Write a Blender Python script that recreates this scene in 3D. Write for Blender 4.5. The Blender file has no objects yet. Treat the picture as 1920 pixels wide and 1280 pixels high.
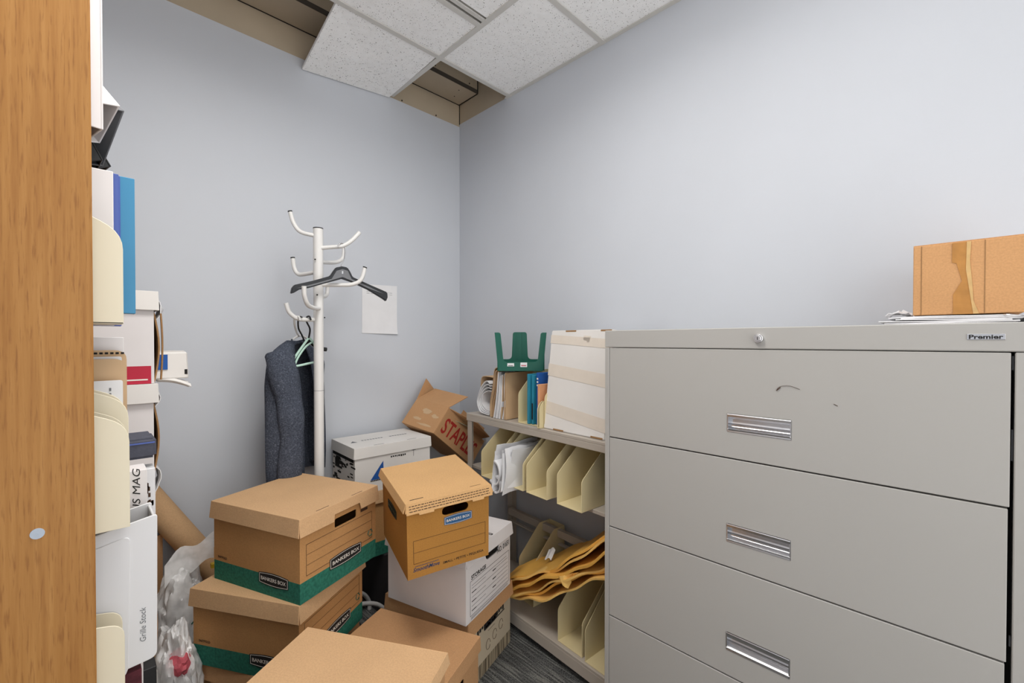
import bpy, bmesh, math, random
from mathutils import Vector, Matrix, Euler
from mathutils.geometry import tessellate_polygon
from mathutils import noise as mnoise
random.seed(7)
scene = bpy.context.scene
COL = scene.collection
R = math.radians

# ------------------------------------------------------------------ camera
FPX, YAW, PITCH, CAMZ = 822.0, R(44.7), R(0.6), 1.29
CYPX = 640 + FPX * math.tan(PITCH)
cam_d = bpy.data.cameras.new('camera')
cam = bpy.data.objects.new('camera', cam_d); COL.objects.link(cam)
cam_d.sensor_width = 36; cam_d.lens = FPX * 36 / 1920
cam_d.shift_y = (CYPX - 640) / 1920
cam_d.clip_start = 0.02
cam.location = (0, 0, CAMZ)
cam.rotation_euler = (R(90) - PITCH, 0, -YAW)
scene.camera = cam

# ------------------------------------------------------------------ world, exposure
world = bpy.data.worlds.new('ambient_fill'); scene.world = world  # even ambient light, added to fill the room through its open rear
world.use_nodes = True
wbg = world.node_tree.nodes['Background']
wbg.inputs[0].default_value = (1.0, 0.985, 0.96, 1); wbg.inputs[1].default_value = 2.05
scene.view_settings.view_transform = 'Standard'
scene.view_settings.look = 'None'
scene.view_settings.gamma = 1
scene.view_settings.use_curve_mapping = False
scene.view_settings.exposure = 0.0
TROFFER_POWER = 1.0
FILL_PANEL_POWER = 16.5  # power of the added fill panel

# ------------------------------------------------------------------ camera maths: a photo point at a known depth plane -> place
_fw0 = Vector((math.sin(YAW), math.cos(YAW), 0)); _rt = Vector((math.cos(YAW), -math.sin(YAW), 0)); _uz = Vector((0, 0, 1))
_fw = _fw0 * math.cos(PITCH) - _uz * math.sin(PITCH); _up = _uz * math.cos(PITCH) + _fw0 * math.sin(PITCH)
def at(x, y, X=None, Y=None, Z=None):
    r = _fw + _rt * ((x - 960) / FPX) + _up * ((CYPX - y) / FPX)
    s = X / r.x if X is not None else Y / r.y if Y is not None else (Z - CAMZ) / r.z
    return Vector((0, 0, CAMZ)) + r * s

# ------------------------------------------------------------------ materials
def lin(h):
    h = h.lstrip('#'); c = [int(h[i:i+2], 16) / 255 for i in (0, 2, 4)]
    return tuple(((v + .055) / 1.055) ** 2.4 if v > .04045 else v / 12.92 for v in c) + (1,)
def nodes(name):
    m = bpy.data.materials.new(name); m.use_nodes = True
    nt = m.node_tree; b = nt.nodes['Principled BSDF']
    return m, nt, b
def N(nt, typ, **kw):
    n = nt.nodes.new(typ)
    for k, v in kw.items():
        if k in n.inputs: n.inputs[k].default_value = v
        else: setattr(n, k, v)
    return n
def coords(nt, scale=(1, 1, 1)):
    tc = N(nt, 'ShaderNodeTexCoord'); mp = N(nt, 'ShaderNodeMapping'); mp.inputs['Scale'].default_value = scale
    nt.links.new(tc.outputs['Object'], mp.inputs[0]); return mp.outputs[0]
def noise_f(nt, vec, scale, detail=3, rough=.5):
    n = N(nt, 'ShaderNodeTexNoise', Scale=scale, Detail=detail, Roughness=rough)
    nt.links.new(vec, n.inputs['Vector']); return n.outputs['Fac']
def ramp(nt, fac, stops):
    r = N(nt, 'ShaderNodeValToRGB'); e = r.color_ramp.elements
    while len(e) < len(stops): e.new(.5)
    for k, (p, c) in enumerate(stops): e[k].position = p; e[k].color = c
    nt.links.new(fac, r.inputs[0]); return r.outputs[0]
def mixc(nt, fac, a, b, mode='MIX'):
    n = N(nt, 'ShaderNodeMix'); n.data_type = 'RGBA'; n.blend_type = mode
    for sock, v in ((n.inputs[0], fac), (n.inputs[6], a), (n.inputs[7], b)):
        if hasattr(v, 'is_output'): nt.links.new(v, sock)
        else: sock.default_value = v
    return n.outputs[2]
def bump(nt, b, h, strength, dist=.002):
    n = N(nt, 'ShaderNodeBump', Strength=strength, Distance=dist)
    nt.links.new(h, n.inputs['Height']); nt.links.new(n.outputs[0], b.inputs['Normal'])
def vmul(c, k): return (min(1, c[0]*k), min(1, c[1]*k), min(1, c[2]*k), 1)
def mat(name, hexc, rough=.55, metal=0, var=.06, vscale=8, bs=0, bscale=200, spec=.4, stretch=(1, 1, 1)):
    m, nt, b = nodes(name); c = lin(hexc); v = coords(nt, stretch)
    f = noise_f(nt, v, vscale)
    nt.links.new(ramp(nt, f, [(.3, vmul(c, 1-var)), (.7, vmul(c, 1+var))]), b.inputs['Base Color'])
    b.inputs['Roughness'].default_value = rough; b.inputs['Metallic'].default_value = metal
    b.inputs['Specular IOR Level'].default_value = spec
    if bs: bump(nt, b, noise_f(nt, v, bscale), bs)
    return m
def kraft(name, hexc, band=None, stretch=(1, 1, 1)):
    m, nt, b = nodes(name); c = lin(hexc)
    v = coords(nt, stretch)
    big = noise_f(nt, v, 6, 4); fine = noise_f(nt, v, 260, 2)
    col = ramp(nt, big, [(.3, vmul(c, .93)), (.7, vmul(c, 1.06))])
    col = mixc(nt, .25, col, ramp(nt, fine, [(.35, vmul(c, .75)), (.65, vmul(c, 1.2))]))
    if band:
        g = lin(band[1])
        tc = N(nt, 'ShaderNodeTexCoord'); sx = N(nt, 'ShaderNodeSeparateXYZ'); nt.links.new(tc.outputs['Object'], sx.inputs[0])
        lt = N(nt, 'ShaderNodeMath', operation='LESS_THAN'); nt.links.new(sx.outputs[2], lt.inputs[0]); lt.inputs[1].default_value = band[0]
        gc = ramp(nt, noise_f(nt, v, 120, 3), [(.3, vmul(g, .75)), (.7, vmul(g, 1.25))])
        col = mixc(nt, lt.outputs[0], col, gc)
    nt.links.new(col, b.inputs['Base Color']); b.inputs['Roughness'].default_value = .8
    b.inputs['Specular IOR Level'].default_value = .2
    bump(nt, b, noise_f(nt, coords(nt, (30, 30, 220)), 3), .12, .001)
    return m
def film(name, hexc, alpha):
    m, nt, b = nodes(name); b.inputs['Base Color'].default_value = lin(hexc)
    v = coords(nt); f = noise_f(nt, v, 14)
    r = ramp(nt, f, [(.3, (alpha*.6,)*3+(1,)), (.75, (min(1, alpha*1.5),)*3+(1,))])
    nt.links.new(r, b.inputs['Alpha']); b.inputs['Roughness'].default_value = .22
    bump(nt, b, noise_f(nt, v, 22), .25, .006); return m

def m_paint():
    m, nt, b = nodes('blue_grey_paint'); v = coords(nt); c = lin('#C9CDD4')
    nt.links.new(ramp(nt, noise_f(nt, v, 2.5), [(.3, vmul(c, .985)), (.7, vmul(c, 1.015))]), b.inputs['Base Color'])
    b.inputs['Roughness'].default_value = .6; b.inputs['Specular IOR Level'].default_value = .25
    bump(nt, b, noise_f(nt, v, 180), .05); return m
def m_wood():
    m, nt, b = nodes('oak_veneer'); v = coords(nt, (70, 70, 2.2)); c = lin('#A5743B')
    g = noise_f(nt, v, 1.6, 6, .62)
    col = ramp(nt, g, [(.28, lin('#8A5826')), (.5, c), (.72, lin('#B6864C'))])
    f = noise_f(nt, coords(nt, (170, 170, 11)), 2.2, 3)
    col = mixc(nt, ramp(nt, f, [(.54, (0, 0, 0, 1)), (.68, (.8, .8, .8, 1))]), col, lin('#7A4A20'))
    w = noise_f(nt, coords(nt, (9, 9, .9)), 2, 3)
    col = mixc(nt, .35, col, ramp(nt, w, [(.3, lin('#996731')), (.7, lin('#AE7E44'))]))
    nt.links.new(col, b.inputs['Base Color']); b.inputs['Roughness'].default_value = .5; b.inputs['Specular IOR Level'].default_value = .3
    bump(nt, b, f, .08, .001); return m
def m_tile():
    m, nt, b = nodes('fissured_tile'); v = coords(nt); c = lin('#FAFAF9')
    vo = N(nt, 'ShaderNodeTexVoronoi', Scale=150.0); nt.links.new(v, vo.inputs['Vector'])
    n1 = noise_f(nt, v, 95, 2)
    mk = N(nt, 'ShaderNodeMath', operation='ADD'); nt.links.new(vo.outputs['Distance'], mk.inputs[0]); nt.links.new(n1, mk.inputs[1])
    dots = ramp(nt, mk.outputs[0], [(.60, (1, 1, 1, 1)), (.66, (0, 0, 0, 1))])
    col = mixc(nt, dots, ramp(nt, noise_f(nt, v, 30), [(.3, vmul(c, .95)), (.7, vmul(c, 1.05))]), lin('#6a6661'))
    nt.links.new(col, b.inputs['Base Color']); b.inputs['Roughness'].default_value = .9
    bump(nt, b, mk.outputs[0], .3, .002); return m
def m_carpet():
    m, nt, b = nodes('striped_carpet')
    s = noise_f(nt, coords(nt, (150, 6, 1)), 1, 3, .6); f = noise_f(nt, coords(nt, (400, 160, 1)), 1, 2)
    col = ramp(nt, s, [(.40, lin('#26272a')), (.5, lin('#45474a')), (.60, lin('#8d8d88'))])
    col = mixc(nt, .5, col, ramp(nt, f, [(.35, lin('#1d1e20')), (.68, lin('#8a8a86'))]))
    nt.links.new(col, b.inputs['Base Color']); b.inputs['Roughness'].default_value = .95; b.inputs['Specular IOR Level'].default_value = .1
    bump(nt, b, f, .8, .004); return m
def m_knit():
    m, nt, b = nodes('slate_knit'); v = coords(nt)
    f = noise_f(nt, v, 190, 3); g = noise_f(nt, v, 12)
    col = ramp(nt, f, [(.35, lin('#343842')), (.6, lin('#525865')), (.75, lin('#79808d'))])
    col = mixc(nt, .3, col, ramp(nt, g, [(.3, lin('#3d424d')), (.7, lin('#5a606d'))]))
    nt.links.new(col, b.inputs['Base Color']); b.inputs['Roughness'].default_value = .95; b.inputs['Specular IOR Level'].default_value = .1
    bump(nt, b, f, .7, .003); return m

MT = dict(
    paint=m_paint(), wood=m_wood(), tile=m_tile(), carpet=m_carpet(), knit=m_knit(),
    beige=mat('bare_gypsum', '#B3A590', .8, var=.05, vscale=5, bs=.05, bscale=60),
    tee=mat('grid_white', '#CFCDC8', .5, var=.02), plenum=mat('plenum_dark', '#4a443d', .9),
    cab=mat('putty_enamel', '#AEACA8', .42, var=.012, vscale=3, bs=.03, bscale=500),
    gap=mat('shade_and_seam_black', '#14120f', .8, var=.02), chrome=mat('chrome', '#D8D8DA', .22, 1, .03, 20),  # gap: black for real seams and screws, and for painted dark behind drawers
    shelf=mat('grey_beige_steel', '#B4ABA0', .45, var=.03, vscale=4),
    cream=mat('cream_enamel', '#DACBA0', .45, var=.025, vscale=5), cream2=mat('pale_cream_enamel', '#DED5BD', .42, var=.02, vscale=5),
    white=mat('white_enamel', '#DEDDDB', .35, var=.02), wplas=mat('milky_plastic', '#D8D8DA', .38, var=.02, vscale=4),
    paper=mat('paper', '#E3E3E5', .8, var=.03, vscale=12), card=mat('white_card', '#DEDADA', .75, var=.03, vscale=7, bs=.04, bscale=40),
    wboard=mat('white_board', '#E1DEDA', .7, var=.035, vscale=6, bs=.06, bscale=30),
    black=mat('black_plastic', '#2a2c30', .45, var=.08), ink=mat('black_ink', '#1c1a19', .8), bink=mat('brown_ink', '#4a3324', .8),
    wink=mat('white_ink', '#E6E2DA', .7), red=mat('red_print', '#A82D24', .75, var=.12, vscale=40), crimson=mat('crimson_print', '#B8203C', .6),
    blue=mat('blue_print', '#1E55A0', .6), dkblue=mat('navy_ink', '#2b3f66', .7), lblue=mat('label_blue', '#2F5E8C', .6),
    teal=mat('teal_plastic', '#3C87AE', .4, var=.03), royal=mat('royal_plastic', '#4A5FA6', .45), green=mat('green_plastic', '#12594A', .4, var=.06),
    grey=mat('grey_binder', '#6f7175', .5), blackb=mat('black_vinyl', '#1e1e20', .45), darkblue=mat('charcoal_pouch', '#4a4c58', .85, var=.15, vscale=60, bs=.3, bscale=220),
    mint=mat('mint_plastic', '#BFE0D2', .35, var=.03), orange=mat('orange_card', '#E0A277', .7), cyan=mat('cyan_folder', '#2C87A2', .5),
    manila=mat('manila_bubble', '#F4C672', .6, var=.10, vscale=9, bs=.25, bscale=70), manila2=mat('ochre_bubble', '#E9B254', .6, var=.1, vscale=9, bs=.25, bscale=70),
    folder=mat('tan_folder', '#C7A884', .75, var=.05, vscale=10), tan=mat('tan_card', '#BE9A72', .75, var=.06), maroon=mat('maroon_book', '#5b2630', .7, var=.4, vscale=70),
    pinkred=mat('faded_red', '#BE5560', .7, var=.2, vscale=60),
    ltape=mat('pale_amber_tape', '#D0AC74', .3, var=.12, vscale=40),
    tape=mat('amber_tape', '#B88345', .25, var=.14, vscale=30, bs=.3, bscale=60), wtape=mat('yellowed_tape', '#DDD3C6', .3, var=.03, vscale=18),
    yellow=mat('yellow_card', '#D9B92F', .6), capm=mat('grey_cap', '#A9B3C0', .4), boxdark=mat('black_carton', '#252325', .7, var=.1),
    k_top=kraft('kraft_lid', '#CBA57C'), k_green=kraft('kraft_green_base', '#B98B5A', (.064, '#2D6F5E')), k_smooth=kraft('kraft_orange', '#B4803F'),
    k_lid2=kraft('kraft_lid_warm', '#CFA573'), k_plain=kraft('kraft_plain', '#C0946A'), k_box=kraft('kraft_carton', '#CA9A6B'), k_in=kraft('kraft_raw_edge', '#9A7650'),
    bag=film('plastic_bag', '#FFFFFF', .58), diff=None)
def m_emit():
    m, nt, b = nodes('lamp_diffuser'); b.inputs['Base Color'].default_value = (.9, .9, .9, 1)
    b.inputs['Emission Color'].default_value = (1, .97, .93, 1); b.inputs['Emission Strength'].default_value = 2.0; return m
MT['diff'] = m_emit()
def m_grainband():
    m = mat('grain_band_card', '#BDAF98', .75, var=.05); nt = m.node_tree; b = nt.nodes['Principled BSDF']
    tc = N(nt, 'ShaderNodeTexCoord'); sx = N(nt, 'ShaderNodeSeparateXYZ'); nt.links.new(tc.outputs['Object'], sx.inputs[0])
    lt = N(nt, 'ShaderNodeMath', operation='LESS_THAN'); nt.links.new(sx.outputs[2], lt.inputs[0]); lt.inputs[1].default_value = .055
    st = ramp(nt, noise_f(nt, coords(nt, (160, 160, 4)), 1.2, 3), [(.42, lin('#4e4234')), (.56, lin('#A99A80'))])
    old = b.inputs['Base Color'].links[0].from_socket
    nt.links.new(mixc(nt, lt.outputs[0], old, st), b.inputs['Base Color']); return m
MT['grainband'] = m_grainband()

# ------------------------------------------------------------------ mesh helpers
class MB:
    def __init__(self): self.bm = bmesh.new()
    def _v(self, pts, M=None): return [self.bm.verts.new(M @ Vector(p) if M else Vector(p)) for p in pts]
    def box(self, a, b, M=None):
        x0, y0, z0 = a; x1, y1, z1 = b
        v = self._v([(x0,y0,z0),(x1,y0,z0),(x1,y1,z0),(x0,y1,z0),(x0,y0,z1),(x1,y0,z1),(x1,y1,z1),(x0,y1,z1)], M)
        for f in ((3,2,1,0),(4,5,6,7),(0,1,5,4),(1,2,6,5),(2,3,7,6),(3,0,4,7)): self.bm.faces.new([v[i] for i in f])
        return self
    def hexa(self, lo, hi):
        n = len(lo); a = self._v(lo); b = self._v(hi)
        self.bm.faces.new(a[::-1]); self.bm.faces.new(b)
        for i in range(n): self.bm.faces.new([a[i], a[(i+1) % n], b[(i+1) % n], b[i]])
        return self
    def plate(self, poly, t, M=None, holes=()):
        loops = [list(poly)] + [list(h) for h in holes]
        a = [self._v([(x, y, 0) for x, y in l], M) for l in loops]; b = [self._v([(x, y, t) for x, y in l], M) for l in loops]
        if len(loops) == 1:
            try: self.bm.faces.new(a[0][::-1]); self.bm.faces.new(b[0])
            except ValueError: pass
        else:
            tri = tessellate_polygon([[Vector((x, y, 0)) for x, y in l] for l in loops])
            fa = [v for l in a for v in l]; fb = [v for l in b for v in l]
            for t3 in tri:
                self.bm.faces.new([fa[i] for i in t3][::-1]); self.bm.faces.new([fb[i] for i in t3])
        for la, lb in zip(a, b):
            n = len(la)
            for i in range(n): self.bm.faces.new([la[i], la[(i+1) % n], lb[(i+1) % n], lb[i]])
        return self
    def tube(self, pts, r, n=10, sm=6, closed=False, ry=None, phase=0):
        P = smooth_path([Vector(p) for p in pts], sm) if sm > 1 else [Vector(p) for p in pts]
        rr = r if callable(r) else (lambda t: r)
        prev = None; rings = []
        up = Vector((0, 0, 1))
        for i, p in enumerate(P):
            d = (P[min(i+1, len(P)-1)] - P[max(i-1, 0)]).normalized()
            if prev is None:
                x = d.cross(up); x = d.cross(Vector((1, 0, 0))) if x.length < 1e-3 else x; x.normalize()
            else: x = (prev - d * prev.dot(d)).normalized()
            prev = x; y = d.cross(x); rad = rr(i / (len(P)-1)); k = ry or 1
            rings.append([self.bm.verts.new(p + x * rad * math.cos(2*math.pi*j/n+phase) + y * rad * k * math.sin(2*math.pi*j/n+phase)) for j in range(n)])
        for a, b in zip(rings, rings[1:]):
            for j in range(n): self.bm.faces.new([a[j], a[(j+1) % n], b[(j+1) % n], b[j]])
        self.bm.faces.new(rings[0][::-1]); self.bm.faces.new(rings[-1]); return self
    def cyl(self, c, r, h, axis='Z', n=20):
        c = Vector(c); e = {'X': Vector((1,0,0)), 'Y': Vector((0,1,0)), 'Z': Vector((0,0,1))}[axis]
        return self.tube([c, c + e * h], r, n, 1)
    def slab(self, f, nu, nv, t):
        """thin sheet f(u,v)->point, u,v in 0..1, thickened by t along its normal"""
        g = [[Vector(f(i/nu, j/nv)) for j in range(nv+1)] for i in range(nu+1)]
        def nrm(i, j):
            a = g[min(i+1, nu)][j] - g[max(i-1, 0)][j]; b = g[i][min(j+1, nv)] - g[i][max(j-1, 0)]
            c = a.cross(b); return c.normalized() if c.length > 1e-12 else Vector((0, 0, 1))
        top = [[self.bm.verts.new(g[i][j] + nrm(i, j)*t/2) for j in range(nv+1)] for i in range(nu+1)]
        bot = [[self.bm.verts.new(g[i][j] - nrm(i, j)*t/2) for j in range(nv+1)] for i in range(nu+1)]
        for i in range(nu):
            for j in range(nv):
                self.bm.faces.new([top[i][j], top[i+1][j], top[i+1][j+1], top[i][j+1]])
                self.bm.faces.new([bot[i][j], bot[i][j+1], bot[i+1][j+1], bot[i+1][j]])
        for i in range(nu):
            self.bm.faces.new([top[i][0], bot[i][0], bot[i+1][0], top[i+1][0]]); self.bm.faces.new([top[i][nv], top[i+1][nv], bot[i+1][nv], bot[i][nv]])
        for j in range(nv):
            self.bm.faces.new([top[0][j], top[0][j+1], bot[0][j+1], bot[0][j]]); self.bm.faces.new([top[nu][j], bot[nu][j], bot[nu][j+1], top[nu][j+1]])
        return self
    def build(self, name, m, parent=None, M=None, bevel=0, smooth=False, seg=1):
        bm = self.bm
        bmesh.ops.recalc_face_normals(bm, faces=bm.faces[:])
        if bevel:
            es = [e for e in bm.edges if len(e.link_faces) == 2 and e.calc_face_angle(0) > R(35)]
            bmesh.ops.bevel(bm, geom=es, offset=bevel, segments=seg, affect='EDGES', clamp_overlap=True)
        me = bpy.data.meshes.new(name); bm.to_mesh(me); bm.free()
        me.materials.append(MT[m] if isinstance(m, str) else m)
        if smooth:
            for p in me.polygons: p.use_smooth = True
            try: me.set_sharp_from_angle(angle=R(40))
            except Exception: pass
        o = bpy.data.objects.new(name, me); COL.objects.link(o)
        if M is not None: o.matrix_basis = M
        if parent is not None: o.parent = parent
        return o
def smooth_path(P, k):
    out = []
    for i in range(len(P)-1):
        a, b, c, d = P[max(i-1, 0)], P[i], P[i+1], P[min(i+2, len(P)-1)]
        for j in range(k):
            t = j / k
            out.append(.5*((2*b) + (c-a)*t + (2*a-5*b+4*c-d)*t*t + (3*b-a-3*c+d)*t**3))
    out.append(P[-1]); return out
def rrect(x0, y0, x1, y1, r, n=5):
    pts = []
    for cx, cy, a in ((x1-r, y0+r, -90), (x1-r, y1-r, 0), (x0+r, y1-r, 90), (x0+r, y0+r, 180)):
        for k in range(n+1):
            t = R(a + 90*k/n); pts.append((cx + r*math.cos(t), cy + r*math.sin(t)))
    return pts
def rpoly(pts, rads, n=5):
    out = []; m = len(pts)
    for i in range(m):
        p = Vector(pts[i]); a = Vector(pts[i-1]); b = Vector(pts[(i+1) % m]); r = rads[i]
        if r <= 0: out.append(tuple(p)); continue
        u = (a-p).normalized(); v = (b-p).normalized()
        s = p + u*r; e = p + v*r
        for k in range(n+1):
            t = k/n; q = s*(1-t)**2 + p*2*t*(1-t) + e*t*t; out.append((q.x, q.y))
    return out
def frame(o, u, v):
    u = Vector(u).normalized(); v = Vector(v).normalized(); n = u.cross(v)
    M = Matrix.Identity(4)
    for i in range(3): M[i][0] = u[i]; M[i][1] = v[i]; M[i][2] = n[i]; M[i][3] = o[i]
    return M
def thing(name, label, cat, loc=(0, 0, 0), yaw=0, group=None, tilt=(0, 0), kind=None):
    o = bpy.data.objects.new(name, None); COL.objects.link(o); o.empty_display_size = .05
    o.matrix_basis = Matrix.Translation(loc) @ Matrix.Rotation(yaw, 4, 'Z') @ Matrix.Rotation(tilt[1], 4, 'Y') @ Matrix.Rotation(tilt[0], 4, 'X')
    return tag(o, label, cat, group, kind)
def tag(o, label, cat=None, group=None, kind=None):
    o['label'] = label
    if cat: o['category'] = cat
    if group: o['group'] = group
    if kind: o['kind'] = kind
    return o
def struct(o, label=None):
    o['kind'] = 'structure'
    if label: o['label'] = label
    return o
def text(s, M, m, parent, width=None, height=None, bold=0, shear=0, name='lettering', depth=.0002):
    cu = bpy.data.curves.new('t', 'FONT'); cu.body = s; cu.size = 1; cu.offset = bold; cu.shear = shear; cu.extrude = 0; cu.resolution_u = 3
    ob = bpy.data.objects.new('t', cu); COL.objects.link(ob)
    dg = bpy.context.evaluated_depsgraph_get()
    me = bpy.data.meshes.new_from_object(ob.evaluated_get(dg))
    bpy.data.objects.remove(ob); bpy.data.curves.remove(cu)
    xs = [v.co.x for v in me.vertices]; ys = [v.co.y for v in me.vertices]
    cx, cy = (min(xs)+max(xs))/2, (min(ys)+max(ys))/2; w, h = max(xs)-min(xs), max(ys)-min(ys)
    sx = width / w if width else height / h; sy = height / h if height else sx
    for v in me.vertices: v.co = ((v.co.x-cx)*sx, (v.co.y-cy)*sy, depth)
    me.name = name; me.materials.clear(); me.materials.append(MT[m])
    o = bpy.data.objects.new(name, me); COL.objects.link(o); o.matrix_basis = M; o.parent = parent; return o
def prints(rects, M, m, parent, name='printed_lines', t=.0003):
    b = MB()
    for (x0, y0, x1, y1) in rects: b.box((x0, y0, 0), (x1, y1, t))
    return b.build(name, m, parent, M)
def outline(x0, y0, x1, y1, w=.0012): return [(x0, y0, x1, y0+w), (x0, y1-w, x1, y1), (x0, y0, x0+w, y1), (x1-w, y0, x1, y1)]
def tr(x=0, y=0, z=0): return Matrix.Translation((x, y, z))

XR, YB, CEIL = 1.705, 2.19, 2.64

# ================================================================== SETTING
fl = struct(MB().box((-.6, -.9, -.03), (XR+.1, YB+.1, 0)).build('floor', 'carpet'), 'charcoal striped carpet floor')
wb = struct(MB().box((-.32, YB, 0), (XR+.1, YB+.1, 2.63)).build('wall_back', 'paint'), 'pale blue-grey painted wall behind the coat rack')
MB().box((-.32, YB+.002, 2.63), (XR+.1, YB+.1, 3.15)).build('unpainted_band', 'beige', wb)
wr = struct(MB().box((XR, -.9, 0), (XR+.1, YB, 2.645)).build('wall_right', 'paint'), 'pale blue-grey painted wall behind the filing cabinet')
MB().box((XR+.002, -.9, 2.645), (XR+.1, YB+.002, 3.15)).build('unpainted_band', 'beige', wr)
struct(MB().box((-.4, -.9, 0), (-.3, YB, 3.15)).build('wall_left', 'paint'), 'wall behind the oak bookcase')
sof = struct(MB().box((-.3, 2.012, 2.765), (XR-.004, YB+.001, 3.14)).build('trim_1', 'beige', bevel=.002), 'beige boxed soffit above the missing ceiling tiles')
for (x, y) in ((.82, 2.05), (1.36, 2.05), (1.62, 2.13), (1.60, 2.06)):
    MB().cyl((x, y, 2.7638), .0035, .0025, 'Z', 8).build('screw_head', 'gap', sof)
MB().box((-.3, 2.0105, 2.763), (XR-.004, 2.0135, 2.786)).build('raw_edge', 'plenum', sof)
MB().box((-.3, YB-.003, 2.7625), (XR-.002, YB+.001, 2.7665)).build('seam', 'gap', sof)
MB().box((XR-.005, 2.012, 2.7625), (XR-.001, YB, 2.7665)).build('seam', 'gap', sof)
MB().box((XR-.005, 2.0095, 2.765), (XR-.001, 2.0135, 3.13)).build('seam', 'gap', sof)
MB().box((XR-.0015, YB-.0015, 2.642), (XR+.003, YB+.003, 2.764)).build('seam', 'gap', sof)
for x in (1.40, 1.64): MB().cyl((x, 2.0105, 2.80), .004, .003, 'Y', 8).build('screw_head', 'gap', sof)
for x in (1.30, 1.53): MB().cyl((x, YB-.001, 2.64), .004, .004, 'Y', 8).build('screw_head', 'gap', wb)

ceil = bpy.data.objects.new('ceiling', None); COL.objects.link(ceil); struct(ceil, 'suspended ceiling of speckled tiles, some missing or slipped')
MB().box((-.4, -.9, 3.14), (XR+.1, YB+.1, 3.2)).build('deck', 'plenum', ceil)
def tile(x0, x1, y0, y1):
    MB().box((x0+.008, y0+.008, CEIL+.002), (x1-.008, y1-.008, CEIL+.018)).build('ceiling_tile', 'tile', ceil, bevel=.001)
def tee(a, b, w=.024):
    x0, x1 = sorted((a[0], b[0])); y0, y1 = sorted((a[1], b[1]))
    m = MB(); h = w/2
    if x1-x0 > y1-y0: m.box((x0, y0-h, CEIL-.003), (x1, y0+h, CEIL+.001)); m.box((x0, y0-.001, CEIL), (x1, y0+.001, CEIL+.035))
    else: m.box((x0-h, y0, CEIL-.0025), (x0+h, y1, CEIL+.0015)); m.box((x0-.001, y0, CEIL), (x0+.001, y1, CEIL+.035))
    m.build('grid_tee', 'tee', ceil)
GX, GX2 = 1.235, .625
tee((GX, -.9), (GX, YB)); tee((.2, 1.735), (XR, 1.735)); tee((GX, 1.13), (XR, 1.13)); tee((GX, .52), (XR, .52))
tee((-.3, 1.44), (GX, 1.44)); tee((-.3, 1.405), (GX, 1.405), .018); tee((GX2, -.9), (GX2, 1.40)); tee((.015, -.9), (.015, 1.40))
tile(GX2, GX, 1.11, 1.397)
tee((GX2, 1.11), (GX, 1.11)); tee((-.3, 1.115), (GX2, 1.115))
for y in (-.11, -.70): tee((-.3, y), (GX, y))
tee((-.3, .52), (GX2, .52))
for y in (-.09, -.70): tee((GX, y), (XR, y))
tile(GX, XR-.004, 1.13, 1.735); tile(GX, XR-.004, .52, 1.13); tile(GX2, GX, 1.44, 1.735); tile(.2, GX2, 1.44, 1.735)
for (x0, x1) in ((-.3, .015), (.015, GX2), (GX2, GX)):
    for (y0, y1) in ((1.115, 1.397), (.52, 1.115), (-.11, .52), (-.70, -.11), (-.9, -.70)):
        if (x0 == GX2 and y0 in (-.11, .52, 1.115)) or (x0 == .015 and y0 == .52): continue
        tile(x0, x1, y0, y1)
for (y0, y1) in ((-.09, .52), (-.70, -.09), (-.9, -.70)): tile(GX, XR-.004, y0, y1)
# slipped tile
T = [(.763, 2.184, 2.577), (1.218, 2.184, 2.622), (1.222, 1.752, 2.643), (.742, 1.75, 2.641)]
tl = MB().hexa(T, [(x, y, z+.016) for x, y, z in T]).build('ceiling_tile', 'tile', ceil, bevel=.001)
tl['label'] = 'slipped ceiling tile drooping below the grid'
# wall angle, broken off at the corner
MB().box((XR-.02, -.9, CEIL-.002), (XR, 1.72, CEIL+.001)).box((XR-.0015, -.9, CEIL), (XR, 1.72, CEIL+.02)).build('wall_angle', 'tee', ceil)
MB().plate([(0, 0), (.02, .0), (.02, .05), (.013, .045), (.008, .052), (.003, .04), (0, .03)], .002, tr(XR-.02, 1.72, CEIL-.002)).build('wall_angle', 'tee', ceil)
# lamp above the camera, plus an added fill panel over the bookcase
def ceiling_area_light(label, x, y, hx, hy, power):
    lamp = thing('ceiling_area_light', label, 'light', (x, y, CEIL))
    fr = MB(); fr.plate([(-hx, -hy), (hx, -hy), (hx, hy), (-hx, hy)], .03, tr(0, 0, -.002), holes=[[(-hx+.027, -hy+.027), (hx-.027, -hy+.027), (hx-.027, hy-.027), (-hx+.027, hy-.027)]]); fr.build('frame', 'tee', lamp)
    MB().box((-hx+.027, -hy+.027, .004), (hx-.027, hy-.027, .008)).build('diffuser', 'diff', lamp)
    ld = bpy.data.lights.new('panel_area_light', 'AREA'); ld.shape = 'RECTANGLE'; ld.size = 2*hx-.07; ld.size_y = 2*hy-.07; ld.energy = power; ld.color = (1, .97, .93); ld.spread = R(165)
    lo = bpy.data.objects.new('panel_area_light', ld); COL.objects.link(lo); lo.location = (x, y, CEIL-.006)
ceiling_area_light('long recessed ceiling light panel above and beside the camera', .93, .5, .297, .602, TROFFER_POWER)
ceiling_area_light('added square fill light panel above the bookcase', .32, .82, .297, .287, FILL_PANEL_POWER)  # fill panel added to brighten the boxes and back wall

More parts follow.
